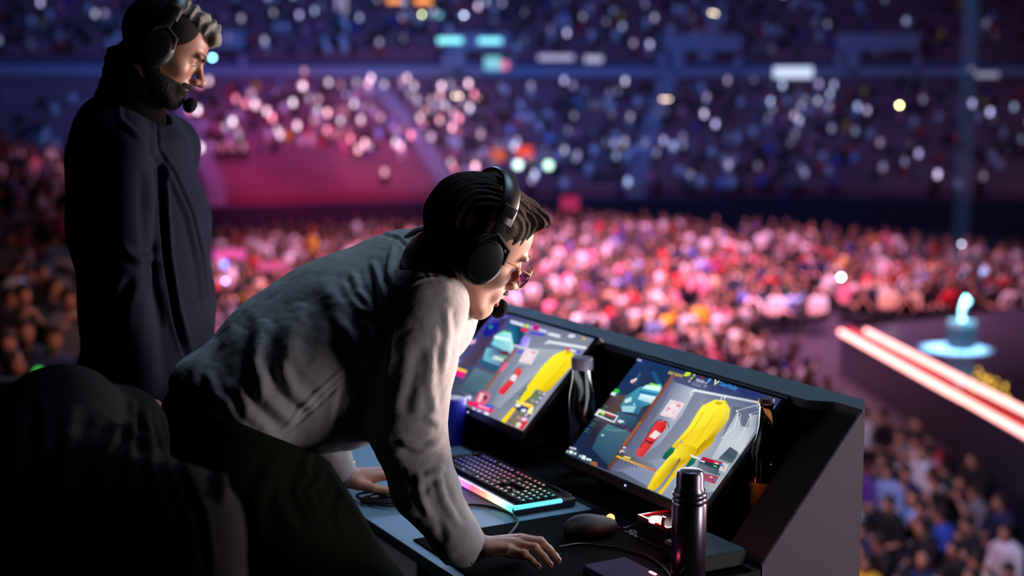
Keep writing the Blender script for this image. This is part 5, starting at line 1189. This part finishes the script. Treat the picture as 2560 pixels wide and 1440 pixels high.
glow('lit_sign', 1080, 38, 96, 1.3, .3, CY, .8, 'faint cyan sign below the orange lights at the top', 'sign'); glow('lit_sign', 985, 2, 96, .9, .3, (1, .32, .06), 1.7, 'orange light at the top edge, left of two', 'lamp'); glow('lit_sign', 1058, 3, 96, 1.1, .35, (1, .32, .06), 1.7, 'orange light at the top edge, right of two', 'lamp')
glow('lit_sign', 1243, 388, 76, .8, .6, (1, .16, .05), .7, 'dull orange sign above the leaning head, left one', 'sign'); glow('lit_sign', 1311, 380, 76, .9, .6, (1, .09, .05), .9, 'red orange sign above the leaning head, right one', 'sign')
glow('banner', 1983, 181, 90, 2.4, .7, (.62, .72, 1.0), 1.1, 'bright white banner on the balcony edge right of centre', 'banner'); glow('banner', 2468, 187, 86, 1.3, .3, (.5, .5, .7), .5, 'small pale banner on the balcony edge at far right', 'banner')
glow('lit_sign', 1390, 144, 89, 2.2, .35, (.62, .60, .95), .65, 'pale violet sign strip on the upper stand left of the white banner', 'sign'); glow('lit_sign', 1484, 148, 89, 1.1, .4, (.65, .63, .98), .7, 'short pale violet sign next to the violet strip', 'sign')
glow('lit_sign', 690, 460, 74, 1.7, .4, (1, .02, .14), .75, 'red glowing sign among the empty seats', 'sign'); glow('lit_sign', 575, 636, 46, 1.0, .28, (1, .10, .45), .95, 'pink light bar low between the two men', 'light bar'); glow('lit_sign', 680, 665, 44, .9, .30, (1, .12, .35), .7, 'pink light panel over the shirt of the leaning man', 'light bar')
glow('lit_sign', 1500, 575, 60, .45, .6, (1, .02, .12), .9, 'small red sign in the pink crowd', 'sign'); glow('lit_sign', 1565, 598, 62, 1.5, .5, (1, .05, .18), .5, 'wide red panel in the pink crowd', 'sign'); glow('lit_sign', 1425, 428+80, 70, .9, .7, (.8, .04, .18), .45, 'dim red panel at the back of the crowd', 'sign')
glow('pillar_light', 845, 12, 96, .3, 1.6, (.5, .45, .75), .6, 'tall violet light strip at the top edge, left one', 'light strip'); glow('pillar_light', 862, 20, 95, .3, 1.8, (.5, .45, .75), .6, 'tall violet light strip at the top edge, right one', 'light strip')
GW = (.72, 1.0, .86)
LAMPS = [(1295, 412, 70, .20, GW, 3, 'green white lamp above the leaning head, left one'), (1371, 413, 70, .20, (.62, 1, .78), 3, 'green white lamp above the leaning head, right one'), (106, 463, 60, .14, GW, 4, 'green white lamp at far left'), (174, 459, 60, .14, GW, 4, 'green white lamp half hidden by the standing man'),
 (1137, 240, 86, .05, (1, .72, .45), 16, 'warm lamp under the balcony left of centre'), (1149, 240, 86, .05, (1, .72, .45), 16, 'warm lamp touching the one under the balcony left of centre'), (1195, 246, 86, .04, (1, .7, .45), 14, 'faint warm lamp right of the pair under the balcony'),
 (1656, 248, 86, .05, (1, .74, .52), 12, 'warm lamp in the stair entrance, left of its cluster'), (1664, 248, 86, .05, (1, .74, .52), 12, 'warm lamp in the stair entrance, middle of its cluster'), (1673, 248, 86, .05, (1, .74, .52), 10, 'warm lamp in the stair entrance, right of its cluster'),
 (1779, 32, 96, .06, (1, .78, .56), 14, 'warm lamp at the top, left of a touching pair'), (1788, 34, 96, .06, (1, .78, .56), 14, 'warm lamp at the top, right of a touching pair'), (2249, 263, 60, .06, (1, .85, .38), 26, 'bright yellow lamp at right below the balcony'),
 (2103, 693, 40, .045, (.85, .9, 1), 38, 'white phone light in the crowd above the light tubes'), (531, 144, 50, .05, (.3, .75, 1), 22, 'pale blue lamp beside the nose of the standing man'), (568, 229, 86, .06, (.6, .4, 1), 16, 'violet lamp on the dark balcony, first from the face'), (605, 231, 86, .06, (.35, .3, 1), 10, 'blue lamp on the dark balcony next to the violet one'),
 (617, 233, 86, .05, (.9, .3, .6), 10, 'pink lamp on the dark balcony next to the blue one'), (640, 233, 86, .05, (.9, .15, .3), 12, 'red lamp on the dark balcony, fourth from the face'), (703, 233, 86, .06, (1, .05, .2), 16, 'deep red lamp on the dark balcony over the seats'), (720, 230, 86, .04, (.6, .3, .8), 8, 'dim violet lamp right of the deep red one'), (864, 236, 86, .05, (.35, .3, .6), 8, 'dim grey violet lamp alone on the balcony'),
 (134, 15, 96, .07, (1, .06, .12), 26, 'small red lamp at the top left'), (101, 24, 96, .09, (.4, .65, .6), 12, 'grey green lamp at the top left'), (1057, 36, 96, .11, (.75, .9, .45), 20, 'yellow green lamp beside the faint cyan sign'), (1160, 38, 96, .10, (.45, .55, .8), 12, 'pale lamp right of the faint cyan sign'),
 (542, 700, 44, .06, (.05, .12, 1), 20, 'blue stage lamp low beside the jacket'), (564, 705, 42, .05, (.45, .35, 1), 36, 'violet stage lamp low beside the jacket'), (590, 732, 42, .06, (.12, .16, 1), 18, 'blue stage lamp above the shirt back'), (560, 660, 46, .08, (.03, .12, .8), 14, 'deep blue stage lamp under the pink bar'), (533, 675, 46, .06, (.03, .18, .7), 12, 'dim blue stage lamp at the jacket edge'), (534, 769, 40, .04, (.3, .6, 1), 50, 'bright blue white stage lamp at the jacket edge'), (2404, 610, 46, .03, (.5, .6, .8), 20, 'small white light at the foot of the blue beam'),
 (97, 932, 11.6, .045, (.05, .75, .10), 1, 'green glowing drink on the step at lower left')]
for (px, py, d, r, c, st, lb) in LAMPS: bulb(px, py, d, r, c, st, lb)
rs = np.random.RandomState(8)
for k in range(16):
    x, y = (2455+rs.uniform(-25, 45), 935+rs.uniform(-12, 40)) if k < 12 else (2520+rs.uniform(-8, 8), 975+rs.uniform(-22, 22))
    P = atz(x, y, STZ+.05); bl = bulb(0, 0, 30, .028, (1, .55, .06), 2.2, 'small golden glow standing in for a light reflected in the stage floor', 'golden reflections on the stage', name='stage_reflection'); bl.location = tuple(P)  # added glowing balls in place of reflections in the glossy floor
# ---- blue beam in the haze at the right
mh = bpy.data.materials.new('haze_beam'); mh.use_nodes = True; nt = mh.node_tree; nt.nodes.clear()
vo = nt.nodes.new('ShaderNodeOutputMaterial'); vs_ = nt.nodes.new('ShaderNodeVolumeScatter'); vs_.inputs['Density'].default_value = .016; vs_.inputs['Color'].default_value = (.6, .8, 1, 1)
nt.links.new(vs_.outputs[0], vo.inputs['Volume'])
BP = aty(2402, 600, 46); b = MB(); b.lathe([(0, -4.6), (.34, -4.6), (.20, 15.0), (0, 15.0)], Matrix.Translation((BP[0], BP[1], 0)), 24)
o = b.build('light_beam', mh, None, True); tag(o, 'vertical blue light beam hanging in the haze at right', 'light beam', kind='stuff')
lamp('SPOT', 'beam_lamp', (BP[0], BP[1], 16.5), (BP[0], BP[1], -5), 200000, (.10, .42, .9), .1, cone=5, blend=.4)
# =================================================================== spectators
rs = np.random.RandomState(11)
CL_SKIN = mat('spectator_skin', srgb(196, 140, 116), .6); CL_HAIR = mat('spectator_hair', srgb(44, 32, 28), .8)
CL_TOP = mat('spectator_top', (.5, .5, .5), .85, objcol=True); CL_LEG = mat('spectator_trousers', srgb(26, 28, 40), .9)
def sitter(pose):
    """seated spectator, hips at origin height .46, facing +x. returns meshes per part"""
    lean, arms, turn = pose
    hip = A3((0, 0, .50)); ch = hip+A3((math.sin(R(lean))*.42, 0, math.cos(R(lean))*.42)); nk = ch+A3((.02, 0, .12)); hd = nk+A3((.035, 0, .14))
    M = rotm(turn, lean*.4, 0)
    bd = SDF(.02)
    bd.ell(hd+A3((-.01, 0, .02)), (.095, .075, .105), M).ell(hd+M@A3((.035, 0, -.045)), (.055, .055, .065), M).ell(hd+M@A3((.098, 0, -.02)), (.014, .012, .02), M, k=.01)
    bd.cone(nk-A3((0, 0, .06)), hd, .055, .055).cone(hip, ch, .10, .12)
    tp = SDF(.04); tp.cone(hip+A3((0, 0, .0)), ch, .135, .150, lat=(0, 1, 0), fac=.72).cone(ch+A3((0, -.13, .02)), ch+A3((0, .13, .02)), .075, .075)
    hands = []
    for q in (-1, 1):
        sh_ = ch+A3((0, .19*q, .01)); kn = hip+A3((.46, .13*q, .02)); ft_ = kn+A3((.02, 0, -.42))
        if arms == 0: el = sh_+A3((.06, .05*q, -.27)); hn_ = kn+A3((-.08, -.04*q, .09))
        elif arms == 1: el = sh_+A3((.16, .07*q, -.22)); hn_ = hd+A3((.12, .03*q, -.15))
        elif arms == 2: el = sh_+A3((.10, .03*q, -.26)); hn_ = hip+A3((.34, .02*q, .18))
        else: el = sh_+A3((.10, .10*q, .18 if q > 0 else -.26)); hn_ = el+A3((.05, -.04*q, .24)) if q > 0 else kn+A3((-.1, 0, .08))
        bd.chain([sh_, el, hn_], [.045, .038, .028], k=.02).ell(hn_, (.045, .035, .03), k=.01)
        bd.chain([hip+A3((0, .09*q, 0)), kn, ft_], [.09, .06, .04], k=.02)
        tp.chain([sh_, el], [.066, .055], k=.03)
        hands.append((hip+A3((0, .09*q, 0)), kn, ft_))
    lg = SDF(.03)
    for h_, k_, f_ in hands: lg.chain([h_, k_, f_+A3((0, 0, .03))], [.105, .078, .062], k=.03).cone(f_+A3((0, 0, .04)), f_+A3((.15, 0, .02)), .045, .035)
    hr_ = SDF(.02); hr_.ell(hd+M@A3((-.022, 0, .035)), (.100, .084, .098), M).sub(f_ell(hd+M@A3((.085, 0, -.03)), (.062, .10, .085), M), k=.015).sub(f_plane(hd-A3((0, 0, .06)), (0, 0, 1)), k=.01)
    out = []
    for nme, s in (('body', bd), ('shirt', tp), ('trousers', lg), ('hair', hr_)):
        V, F = s.mesh(A3((-.35, -.45, 0)), A3((.95, .45, 1.55)), .017 if nme != 'hair' else .012, B=10)
        out.append((nme, mesh_np('spectator_'+nme, relax(V, F, 1), F)))
    return out
POSES = [(4, 0, 0), (16, 1, 12), (24, 2, -14), (-6, 0, 20), (10, 3, -8)]
SIT = [sitter(p) for p in POSES]
PM = {'body': CL_SKIN, 'shirt': CL_TOP, 'trousers': CL_LEG, 'hair': CL_HAIR}
for S_ in SIT:
    for n_, me in S_: me.materials.append(PM[n_])
# one-mesh version for small figures
def joined(S_):
    bm = bmesh.new(); ms_ = []
    for i, (n_, me) in enumerate(S_):
        k0 = len(bm.faces); bm.from_mesh(me); bm.faces.ensure_lookup_table()
        for f in bm.faces[k0:]: f.material_index = i
    me = bpy.data.meshes.new('spectator'); bm.to_mesh(me); bm.free()
    for n_, m_ in S_: me.materials.append(PM[n_])
    return me
JN = [joined(S_) for S_ in SIT]
TOPS = {'white': (215, 215, 222), 'black': (16, 16, 20), 'navy': (24, 34, 74), 'grey': (110, 110, 118), 'red': (190, 30, 40), 'pale blue': (140, 170, 226), 'yellow': (230, 180, 40), 'dark green': (22, 60, 48), 'blue': (36, 74, 180), 'pink': (220, 120, 150), 'purple': (90, 60, 150), 'cream': (214, 190, 160)}
names = list(TOPS); WT = np.array([.22, .36, .10, .14, .05, .05, .01, .02, .02, .05, .01, .05]); WT = WT/WT.sum()
N_P = [0]; SEATS = []
def big_person(x, y, z, yaw, pose, top, label, sc=1.0):
    e = empty('person', (x, y, z), (0, 0, R(yaw)), label=label, cat='person'); e.scale = (sc,)*3
    for n_, me in SIT[pose]:
        o = bpy.data.objects.new(n_, me); COL.objects.link(o); o.parent = e
        o.color = (*srgb(*TOPS[top]), 1)
    SEATS.append((x, y, z, R(yaw))); N_P[0] += 1; return e
def small_person(x, y, z, yaw, pose, top, label, group):
    o = bpy.data.objects.new('person', JN[pose]); COL.objects.link(o); o.location = (x, y, z); o.rotation_euler[2] = R(yaw); o.color = (*srgb(*TOPS[top]), 1)
    tag(o, label, 'person', group); SEATS.append((x, y, z, R(yaw))); N_P[0] += 1; return o
# --- near block, lower right: (head px, head py, top colour, pose, note)
NEAR = [(2181, 1022, 'white', 0, 'in white beside the corner of the desk, topmost row'), (2233, 1026, 'black', 0, 'in black in the topmost row under the stage'), (2306, 1045, 'black', 3, 'in black with raised face left of the stage edge'), (2285, 1070, 'grey', 1, 'in grey, chin on hands, second row'),
 (2367, 1075, 'red', 2, 'in a dim red top at the right end of the second row'), (2324, 1085, 'white', 1, 'in white leaning forward in the third row'), (2378, 1108, 'pink', 2, 'in a pinkish top, fourth row, right end'), (2246, 1128, 'navy', 1, 'in navy with a cap under the white shirts'),
 (2175, 1150, 'purple', 0, 'in purple beside the grey end panel'), (2320, 1118, 'white', 3, 'in a bright white top in the middle of the block'), (2456, 1132, 'black', 0, 'in black sitting upright at the right edge of the block'), (2413, 1148, 'dark green', 2, 'in dark green left of the upright one in black'),
 (2245, 1162, 'pale blue', 0, 'in a pale blue shirt in the middle of the block'), (2299, 1160, 'navy', 1, 'in navy with pale hair right of the pale blue shirt'), (2382, 1162, 'white', 2, 'with a white cap bending forward in white'), (2440, 1182, 'black', 1, 'in black with folded arms beside the white cap'),
 (2385, 1188, 'black', 1, 'in black with a bare forearm below the white cap'), (2492, 1205, 'grey', 2, 'in a grey patterned top at right'), (2530, 1236, 'navy', 0, 'in navy at the right edge, above the last rows'), (2180, 1222, 'white', 2, 'in white leaning on the rail beside the end panel'),
 (2250, 1240, 'black', 0, 'with a red cap in black below the pale blue shirt'), (2300, 1232, 'pale blue', 3, 'in pale blue right of the red cap'), (2350, 1250, 'dark green', 1, 'in dark green below the bending white cap'), (2340, 1300, 'black', 0, 'in black in the third row from the bottom'), (2410, 1262, 'blue', 2, 'in blue in the middle of the lower rows'),
 (2470, 1290, 'black', 1, 'in black beside the blue top, lower rows'), (2545, 1310, 'white', 0, 'in white at the right border, lower rows'), (2200, 1300, 'navy', 1, 'in navy by the end panel, lower rows'), (2262, 1330, 'black', 2, 'in black by the end panel, second row from below'), (2420, 1350, 'black', 0, 'in black in the second row from below'),
 (2500, 1370, 'cream', 2, 'in cream near the lower right corner'), (2330, 1380, 'navy', 3, 'in navy at the bottom of the block'), (2200, 1385, 'yellow', 0, 'in yellow at the bottom beside the end panel'), (2400, 1420, 'grey', 1, 'in grey on the bottom row, centre'), (2470, 1425, 'yellow', 0, 'in yellow on the bottom row, right'), (2560, 1400, 'yellow', 1, 'in yellow in the lower right corner'), (2280, 1428, 'pale blue', 0, 'in pale blue on the bottom row, left')]
for (px, py, top, ps, note) in NEAR:
    P = atz(px, py, FZ+1.28); big_person(P[0]-.1, P[1], FZ, 205+rs.uniform(-25, 20), ps, top, 'seated spectator '+note)
red_cap = atz(2250, 1222, FZ+1.36)
# --- left stand: (head px, head py, distance, top, pose, note)
LEFT = [(95, 800, 12.0, 'navy', 2, 'in navy and red, the largest at lower left'), (38, 705, 14.0, 'black', 1, 'in a black vest with bare arms at the left edge'), (118, 695, 14.5, 'black', 0, 'in black behind the bare armed one'), (156, 715, 14.0, 'grey', 1, 'in grey leaning forward near the jacket'), (193, 680, 16, 'navy', 0, 'in navy touching the outline of the jacket'), (55, 800, 12.6, 'black', 0, 'in black at the left, low row'),
 (97, 660, 17, 'black', 0, 'in black in the middle row'), (60, 655, 18, 'grey', 2, 'in grey in the middle row'), (62, 620, 21, 'grey', 0, 'in grey in an upper row left'), (12, 640, 18, 'white', 2, 'in white at the left edge, middle row'), (8, 720, 15, 'black', 0, 'in black cut by the left frame edge'), (190, 850, 12.2, 'black', 1, 'in black with bare legs beside the jacket'), (125, 590, 24, 'purple', 0, 'in purple high in the stand'), (88, 600, 24, 'purple', 1, 'in purple high in the stand, left of another'), (155, 610, 23, 'white', 0, 'with a pale head above the blue rail'),
 (20, 580, 24, 'grey', 0, 'in grey high at the left edge'), (45, 560, 26, 'red', 1, 'in red light high at the left'), (30, 880, 11.4, 'navy', 3, 'in navy at the lower left corner'), (10, 830, 12, 'black', 0, 'in black at the left border, low')]
for (px, py, d, top, ps, note) in LEFT:
    P = aty(px, py, d); big_person(P[0], P[1], P[2]-1.28, -42+rs.uniform(-15, 30), ps, top, 'spectator '+note)
# seats under the left group so nobody floats
b = MB()
for (px, py, d, top, ps, note) in LEFT:
    P = aty(px, py, d); z = P[2]-1.28; b.box((P[0], P[1], z+.19), (.5, .5, .36), bev=.02, seg=1); b.box((P[0], P[1], z-.9), (.95, .9, 1.8))
struct('floor_left_terrace', b, mat('left_concrete'))
# --- floor crowd
def floor_ok(x, y):
    if y < 24 or x < -.225*y-.5: return False
    near = np.interp(x, [-30, -8, 0, 1.7, 4.7, 5.6, 6.2, 7.5, 12, 22, 40], [38, 36.5, 37.5, 35.2, 30.2, 26.4, 25.5, 36, 40, 41, 36])
    if y < near: return False
    if 6.4 < x and y < 39.5 and x < 12: return y > 39.5
    return y < np.interp(x, [-36, -8, 2, 12, 18, 30], [50, 60, 67, 60, 53, 46])
cells = []
for j in range(44):
    y = 25+j*1.05
    for i in range(-60, 62):
        x = i*.62+(j % 2)*.3
        if floor_ok(x, y) and rs.rand() < .9 and abs(((x+2.3) % 11)-.6) > .6: cells.append((x+rs.uniform(-.12, .12), y+rs.uniform(-.2, .2)))
cells = np.array(cells); pr = project(np.column_stack([cells, np.full(len(cells), FZ+1.2)]))
vis = (pr[:, 0] > 500) & (pr[:, 0] < 2600) & ~((pr[:, 0] < 1370) & (pr[:, 1] > 560+.0*pr[:, 0]) & (pr[:, 0] > 700)) & ~((pr[:, 1] > 757+(pr[:, 0]-1250)*.282) & (pr[:, 0] < 2165))
order = np.argsort(cells[:, 1]+np.where(vis, 0, 1000))
left_n = 298-N_P[0]
ind = order[:left_n]
LMX = [700, 1250, 1480, 1600, 1780, 1950, 2060, 2165, 2350, 2450]
LMK = ['behind the dark jacket', 'over the leaning back', 'above the left monitor', 'above the monitor gap', 'above the right monitor', 'above the flask', 'above the end panel', 'left of the light tubes', 'behind the light tubes', 'behind the trophy', 'right of the trophy']
ROWN = ['front', 'second', 'third', 'fourth', 'fifth', 'sixth', 'seventh', 'eighth', 'ninth', 'tenth', 'eleventh', 'twelfth', 'thirteenth', 'fourteenth', 'fifteenth', 'sixteenth', 'seventeenth', 'eighteenth', 'nineteenth', 'twentieth', 'farther']
for i in ind:
    x, y = cells[i]; top = names[rs.choice(len(names), p=WT)]; hx = pr[i, 0]
    g = 'pink lit spectators in the nearest rows on the hall floor'
    lm_ = LMK[int(np.searchsorted(LMX, hx))]; row = ROWN[min(int((y-25)/1.05+.5), len(ROWN)-1)]
    lab = 'spectator in %s %s top, %s row on the floor, %s' % ('an' if top[0] in 'aeiou' else 'a', top, row, lm_)
    small_person(x, y, FZ, -60+rs.uniform(-30, 30) if x < 7 else -110+rs.uniform(-30, 30), rs.randint(5), top, lab, g)
WT = np.array([.20, .40, .08, .18, .05, .02, .01, .02, .01, .04, .01, .04]); WT = WT/WT.sum()
# --- the uncounted rest
def low_person():
    V = []; F = []
    def ring(cz, rx, ry, cx=0, n=6): 
        b0 = len(V)
        for k in range(n): V.append((cx+rx*math.cos(k*2*math.pi/n), ry*math.sin(k*2*math.pi/n), cz))
        return b0
    parts = []
    def stack(spec, mi):
        rr = [ring(*s) for s in spec]
        for a, c in zip(rr, rr[1:]):
            for k in range(6): F.append(((a+k, a+(k+1) % 6, c+(k+1) % 6, c+k), mi))
        for k in (1, 3): pass
        F.append(((rr[-1], rr[-1]+1, rr[-1]+2, rr[-1]+3), mi)); F.append(((rr[-1], rr[-1]+3, rr[-1]+4, rr[-1]+5), mi))
    stack([(.42, .15, .20), (.75, .16, .22, .02), (.98, .11, .24, .05), (1.06, .06, .08, .06)], 0)
    stack([(1.06, .05, .05, .06), (1.14, .085, .07, .07), (1.24, .09, .075, .07), (1.33, .05, .05, .05)], 1)
    stack([(.62, .06, .25, .30), (.66, .10, .20, .30), (.72, .05, .1, .28)], 2)
    return np.array(V), F
LV, LF = low_person(); LQ = np.array([f for f, m in LF]); LM = np.array([m for f, m in LF])
def crowd(name, pts, yaws, label, colf):
    n = len(pts)
    if n == 0: return
    c, s = np.cos(yaws), np.sin(yaws); sc = rs.uniform(.9, 1.12, n)
    V = np.zeros((n, len(LV), 3)); V[:, :, 0] = LV[None, :, 0]*c[:, None]-LV[None, :, 1]*s[:, None]; V[:, :, 1] = LV[None, :, 0]*s[:, None]+LV[None, :, 1]*c[:, None]; V[:, :, 2] = LV[None, :, 2]*sc[:, None]
    V += np.asarray(pts)[:, None, :]
    F = (LQ[None]+np.arange(n)[:, None, None]*len(LV)).reshape(-1, 4)
    me = mesh_np(name, V.reshape(-1, 3), F, True)
    col = np.zeros((n, len(LQ), 3)); tops = np.array([srgb(*TOPS[names[k]]) for k in colf]); skin = np.array(srgb(196, 140, 116))
    hairs = np.array([srgb(*h) for h in ((30, 22, 20), (60, 42, 32), (120, 96, 70), (20, 18, 18))])[rs.randint(4, size=n)]
    col[:, LM == 0] = tops[:, None]; col[:, LM == 1] = skin*.8; col[:, LM == 2] = (skin*.5+tops*.5)[:, None]
    hidx = np.nonzero(LM == 1)[0][12:]; col[:, hidx] = hairs[:, None]
    at = me.attributes.new('Col', 'FLOAT_COLOR', 'FACE'); C4 = np.ones((n*len(LQ), 4), dtype=np.float32); C4[:, :3] = col.reshape(-1, 3); at.data.foreach_set('color', C4.ravel())
    o = link(name, me, mat('crowd_cloth', vcol='Col', rough=.85)); tag(o, label, 'crowd', kind='stuff'); return o
rest_i = [i for i in order[left_n:]]
P = np.column_stack([cells[rest_i], np.full(len(rest_i), FZ)])
yw0 = rs.uniform(-1.9, -.6, len(P))
SEATS += [(*p_, a_) for p_, a_ in zip(P, yw0)]
crowd('floor_crowd', P, yw0, 'dense pink lit crowd filling the hall floor behind the nearest rows', rs.choice(len(names), len(P), p=WT))
def stand_points(T, dens, fn=None):
    out = []; yw = []
    for r in range(T['rows']):
        off = T['o0']+T['run']*(r+.35); z = T['z0']+T['rise']*r
        for i, (a, c) in enumerate(zip(FRONT, FRONT[1:])):
            A, C = a+LN[i]*off, c+LN[i+1]*off; L = np.linalg.norm(C-A); m = int(L/.55)
            for k in range(m):
                q = A+(C-A)*((k+.5)/m)
                if rs.rand() < dens*(fn(q, r) if fn else 1): out.append((q[0], q[1], z)); yw.append(math.atan2(-SN[i][1], -SN[i][0])+rs.uniform(-.4, .4))
    return out, yw
def low_d(q, r):
    a = q[0]/q[1]
    if a < -.045 and r < 5: return .03           # empty red seats
    if r > 17: return .05
    if a < -.215: return .3
    if a > .24: return .5
    return .85 if a < .02 else .75
pts, yw = stand_points(LOW, .55, low_d); crowd('lower_stand_crowd', pts, np.array(yw), 'blurred crowd seated in the far lower stand', rs.choice(len(names), len(pts), p=WT))
pts2, yw = stand_points(UPR, .40, lambda q, r: .45 if q[0]/q[1] > .22 else 1); crowd('upper_stand_crowd', pts2, np.array(yw), 'blurred crowd seated in the far upper stand', rs.choice(len(names), len(pts2), p=WT))
# left stand further rows
pts3 = []
for r in range(1, 20):
    x = -4.8-.85*r
    for k in range(40):
        y = 26.5+k*.62
        if y > min(40, -x/.30): break
        if r < 13 and rs.rand() < .6: pts3.append((x, y, left_z(x-.2)))
crowd('left_stand_crowd', pts3, rs.uniform(-.9, .3, len(pts3)), 'dim crowd high in the stand at the left edge', rs.choice(len(names), len(pts3), p=WT))
# lit phones and screens held in the far stands
def phones(name, P, cols, label, size=(.10, .17)):
    V = []; F = []; C = []
    for (x, y, z), c in zip(P, cols):
        k = len(V); d = np.array([-x, -y]); d = d/np.linalg.norm(d); t = np.array([-d[1], d[0]])
        for sx, sz in ((-1, -1), (1, -1), (1, 1), (-1, 1)): V.append((x+t[0]*sx*size[0], y+t[1]*sx*size[0], z+sz*size[1]))
        for sx, sz in ((-1, -1), (1, -1), (1, 1), (-1, 1)): V.append((x+t[0]*sx*size[0]-d[0]*.02, y+t[1]*sx*size[0]-d[1]*.02, z+sz*size[1]))
        for f in ((0, 1, 2, 3), (7, 6, 5, 4), (0, 4, 5, 1), (1, 5, 6, 2), (2, 6, 7, 3), (3, 7, 4, 0)): F.append([k+i for i in f]); C.append(c)
    me = mesh_np(name, V, F, False); at = me.attributes.new('Col', 'FLOAT_COLOR', 'FACE'); A = np.ones((len(F), 4), dtype=np.float32); A[:, :3] = np.array(C); at.data.foreach_set('color', A.ravel())
    o = link(name, me, mat('phone_glow', (.01, .01, .01), emit=(1, 1, 1), estr=1.0, vcol='Col')); tag(o, label, 'phones', kind='stuff')
def pick(src, n, fn=None):
    out = []
    for i in rs.permutation(len(src)):
        q = src[i]
        if fn is None or fn(q): out.append((q[0]*.995, q[1]*.995-.25, q[2]+1.0+rs.uniform(-.1, .35)))
        if len(out) >= n: break
    return out
def ph_cols(n, base, lo_, hi_): return [tuple(np.array(base[rs.randint(len(base))])*(lo_+(hi_-lo_)*rs.rand()**2.2)) for _ in range(n)]
LAV = [(.55, .50, .95), (.75, .6, .95), (.5, .6, 1), (.65, .65, .95)]; PNK = [(1, .45, .6), (1, .62, .8), (.95, .75, .95), (1, .25, .4)]
inv_ = lambda q: abs(q[0]/q[1]) < .42
P = pick(pts2, 120, inv_); phones('phone_lights', P, ph_cols(len(P), LAV, .3, 2.6), 'many small lavender lights of phones in the far upper stand')
P = pick(pts, 80, lambda q: inv_(q) and q[0]/q[1] > .0); phones('phone_lights', P, ph_cols(len(P), LAV, .3, 2.4), 'lavender lights of phones in the lower stand right of centre')
P = pick(pts, 90, lambda q: q[0]/q[1] < -.02 and q[0]/q[1] > -.24); phones('phone_lights', P, ph_cols(len(P), PNK, .6, 4.0), 'pink white lights in the lower stand left of centre')

# the hall chairs under the floor crowd (only slivers of them show)
BX_ = [((-.02, 0, .40), (.42, .42, .04)), ((-.24, 0, .64), (.03, .40, .40))]+[((sx*.19-.02, sy*.19, .19), (.03, .03, .38)) for sx in (-1, 1) for sy in (-1, 1)]
CV = np.array([[c[0]+sx*d[0]/2, c[1]+sy*d[1]/2, c[2]+sz*d[2]/2] for c, d in BX_ for sx in (-1, 1) for sy in (-1, 1) for sz in (-1, 1)])
CF = np.array([[8*k+i for i in f] for k in range(len(BX_)) for f in ((0, 1, 3, 2), (4, 6, 7, 5), (0, 4, 5, 1), (2, 3, 7, 6), (0, 2, 6, 4), (1, 5, 7, 3))])
S_ = np.array(SEATS); cy_, sy_ = np.cos(S_[:, 3]), np.sin(S_[:, 3]); n = len(S_)
VV = np.zeros((n, len(CV), 3)); VV[:, :, 0] = CV[None, :, 0]*cy_[:, None]-CV[None, :, 1]*sy_[:, None]; VV[:, :, 1] = CV[None, :, 0]*sy_[:, None]+CV[None, :, 1]*cy_[:, None]; VV[:, :, 2] = CV[None, :, 2]
VV += S_[:, None, :3]
o = link('hall_chairs', mesh_np('hall_chairs', VV.reshape(-1, 3), (CF[None]+np.arange(n)[:, None, None]*len(CV)).reshape(-1, 4), False), mat('chair_dark', srgb(26, 26, 34), .6))
tag(o, 'dark hall chairs under the seated crowd on the floor', 'chairs', kind='stuff')
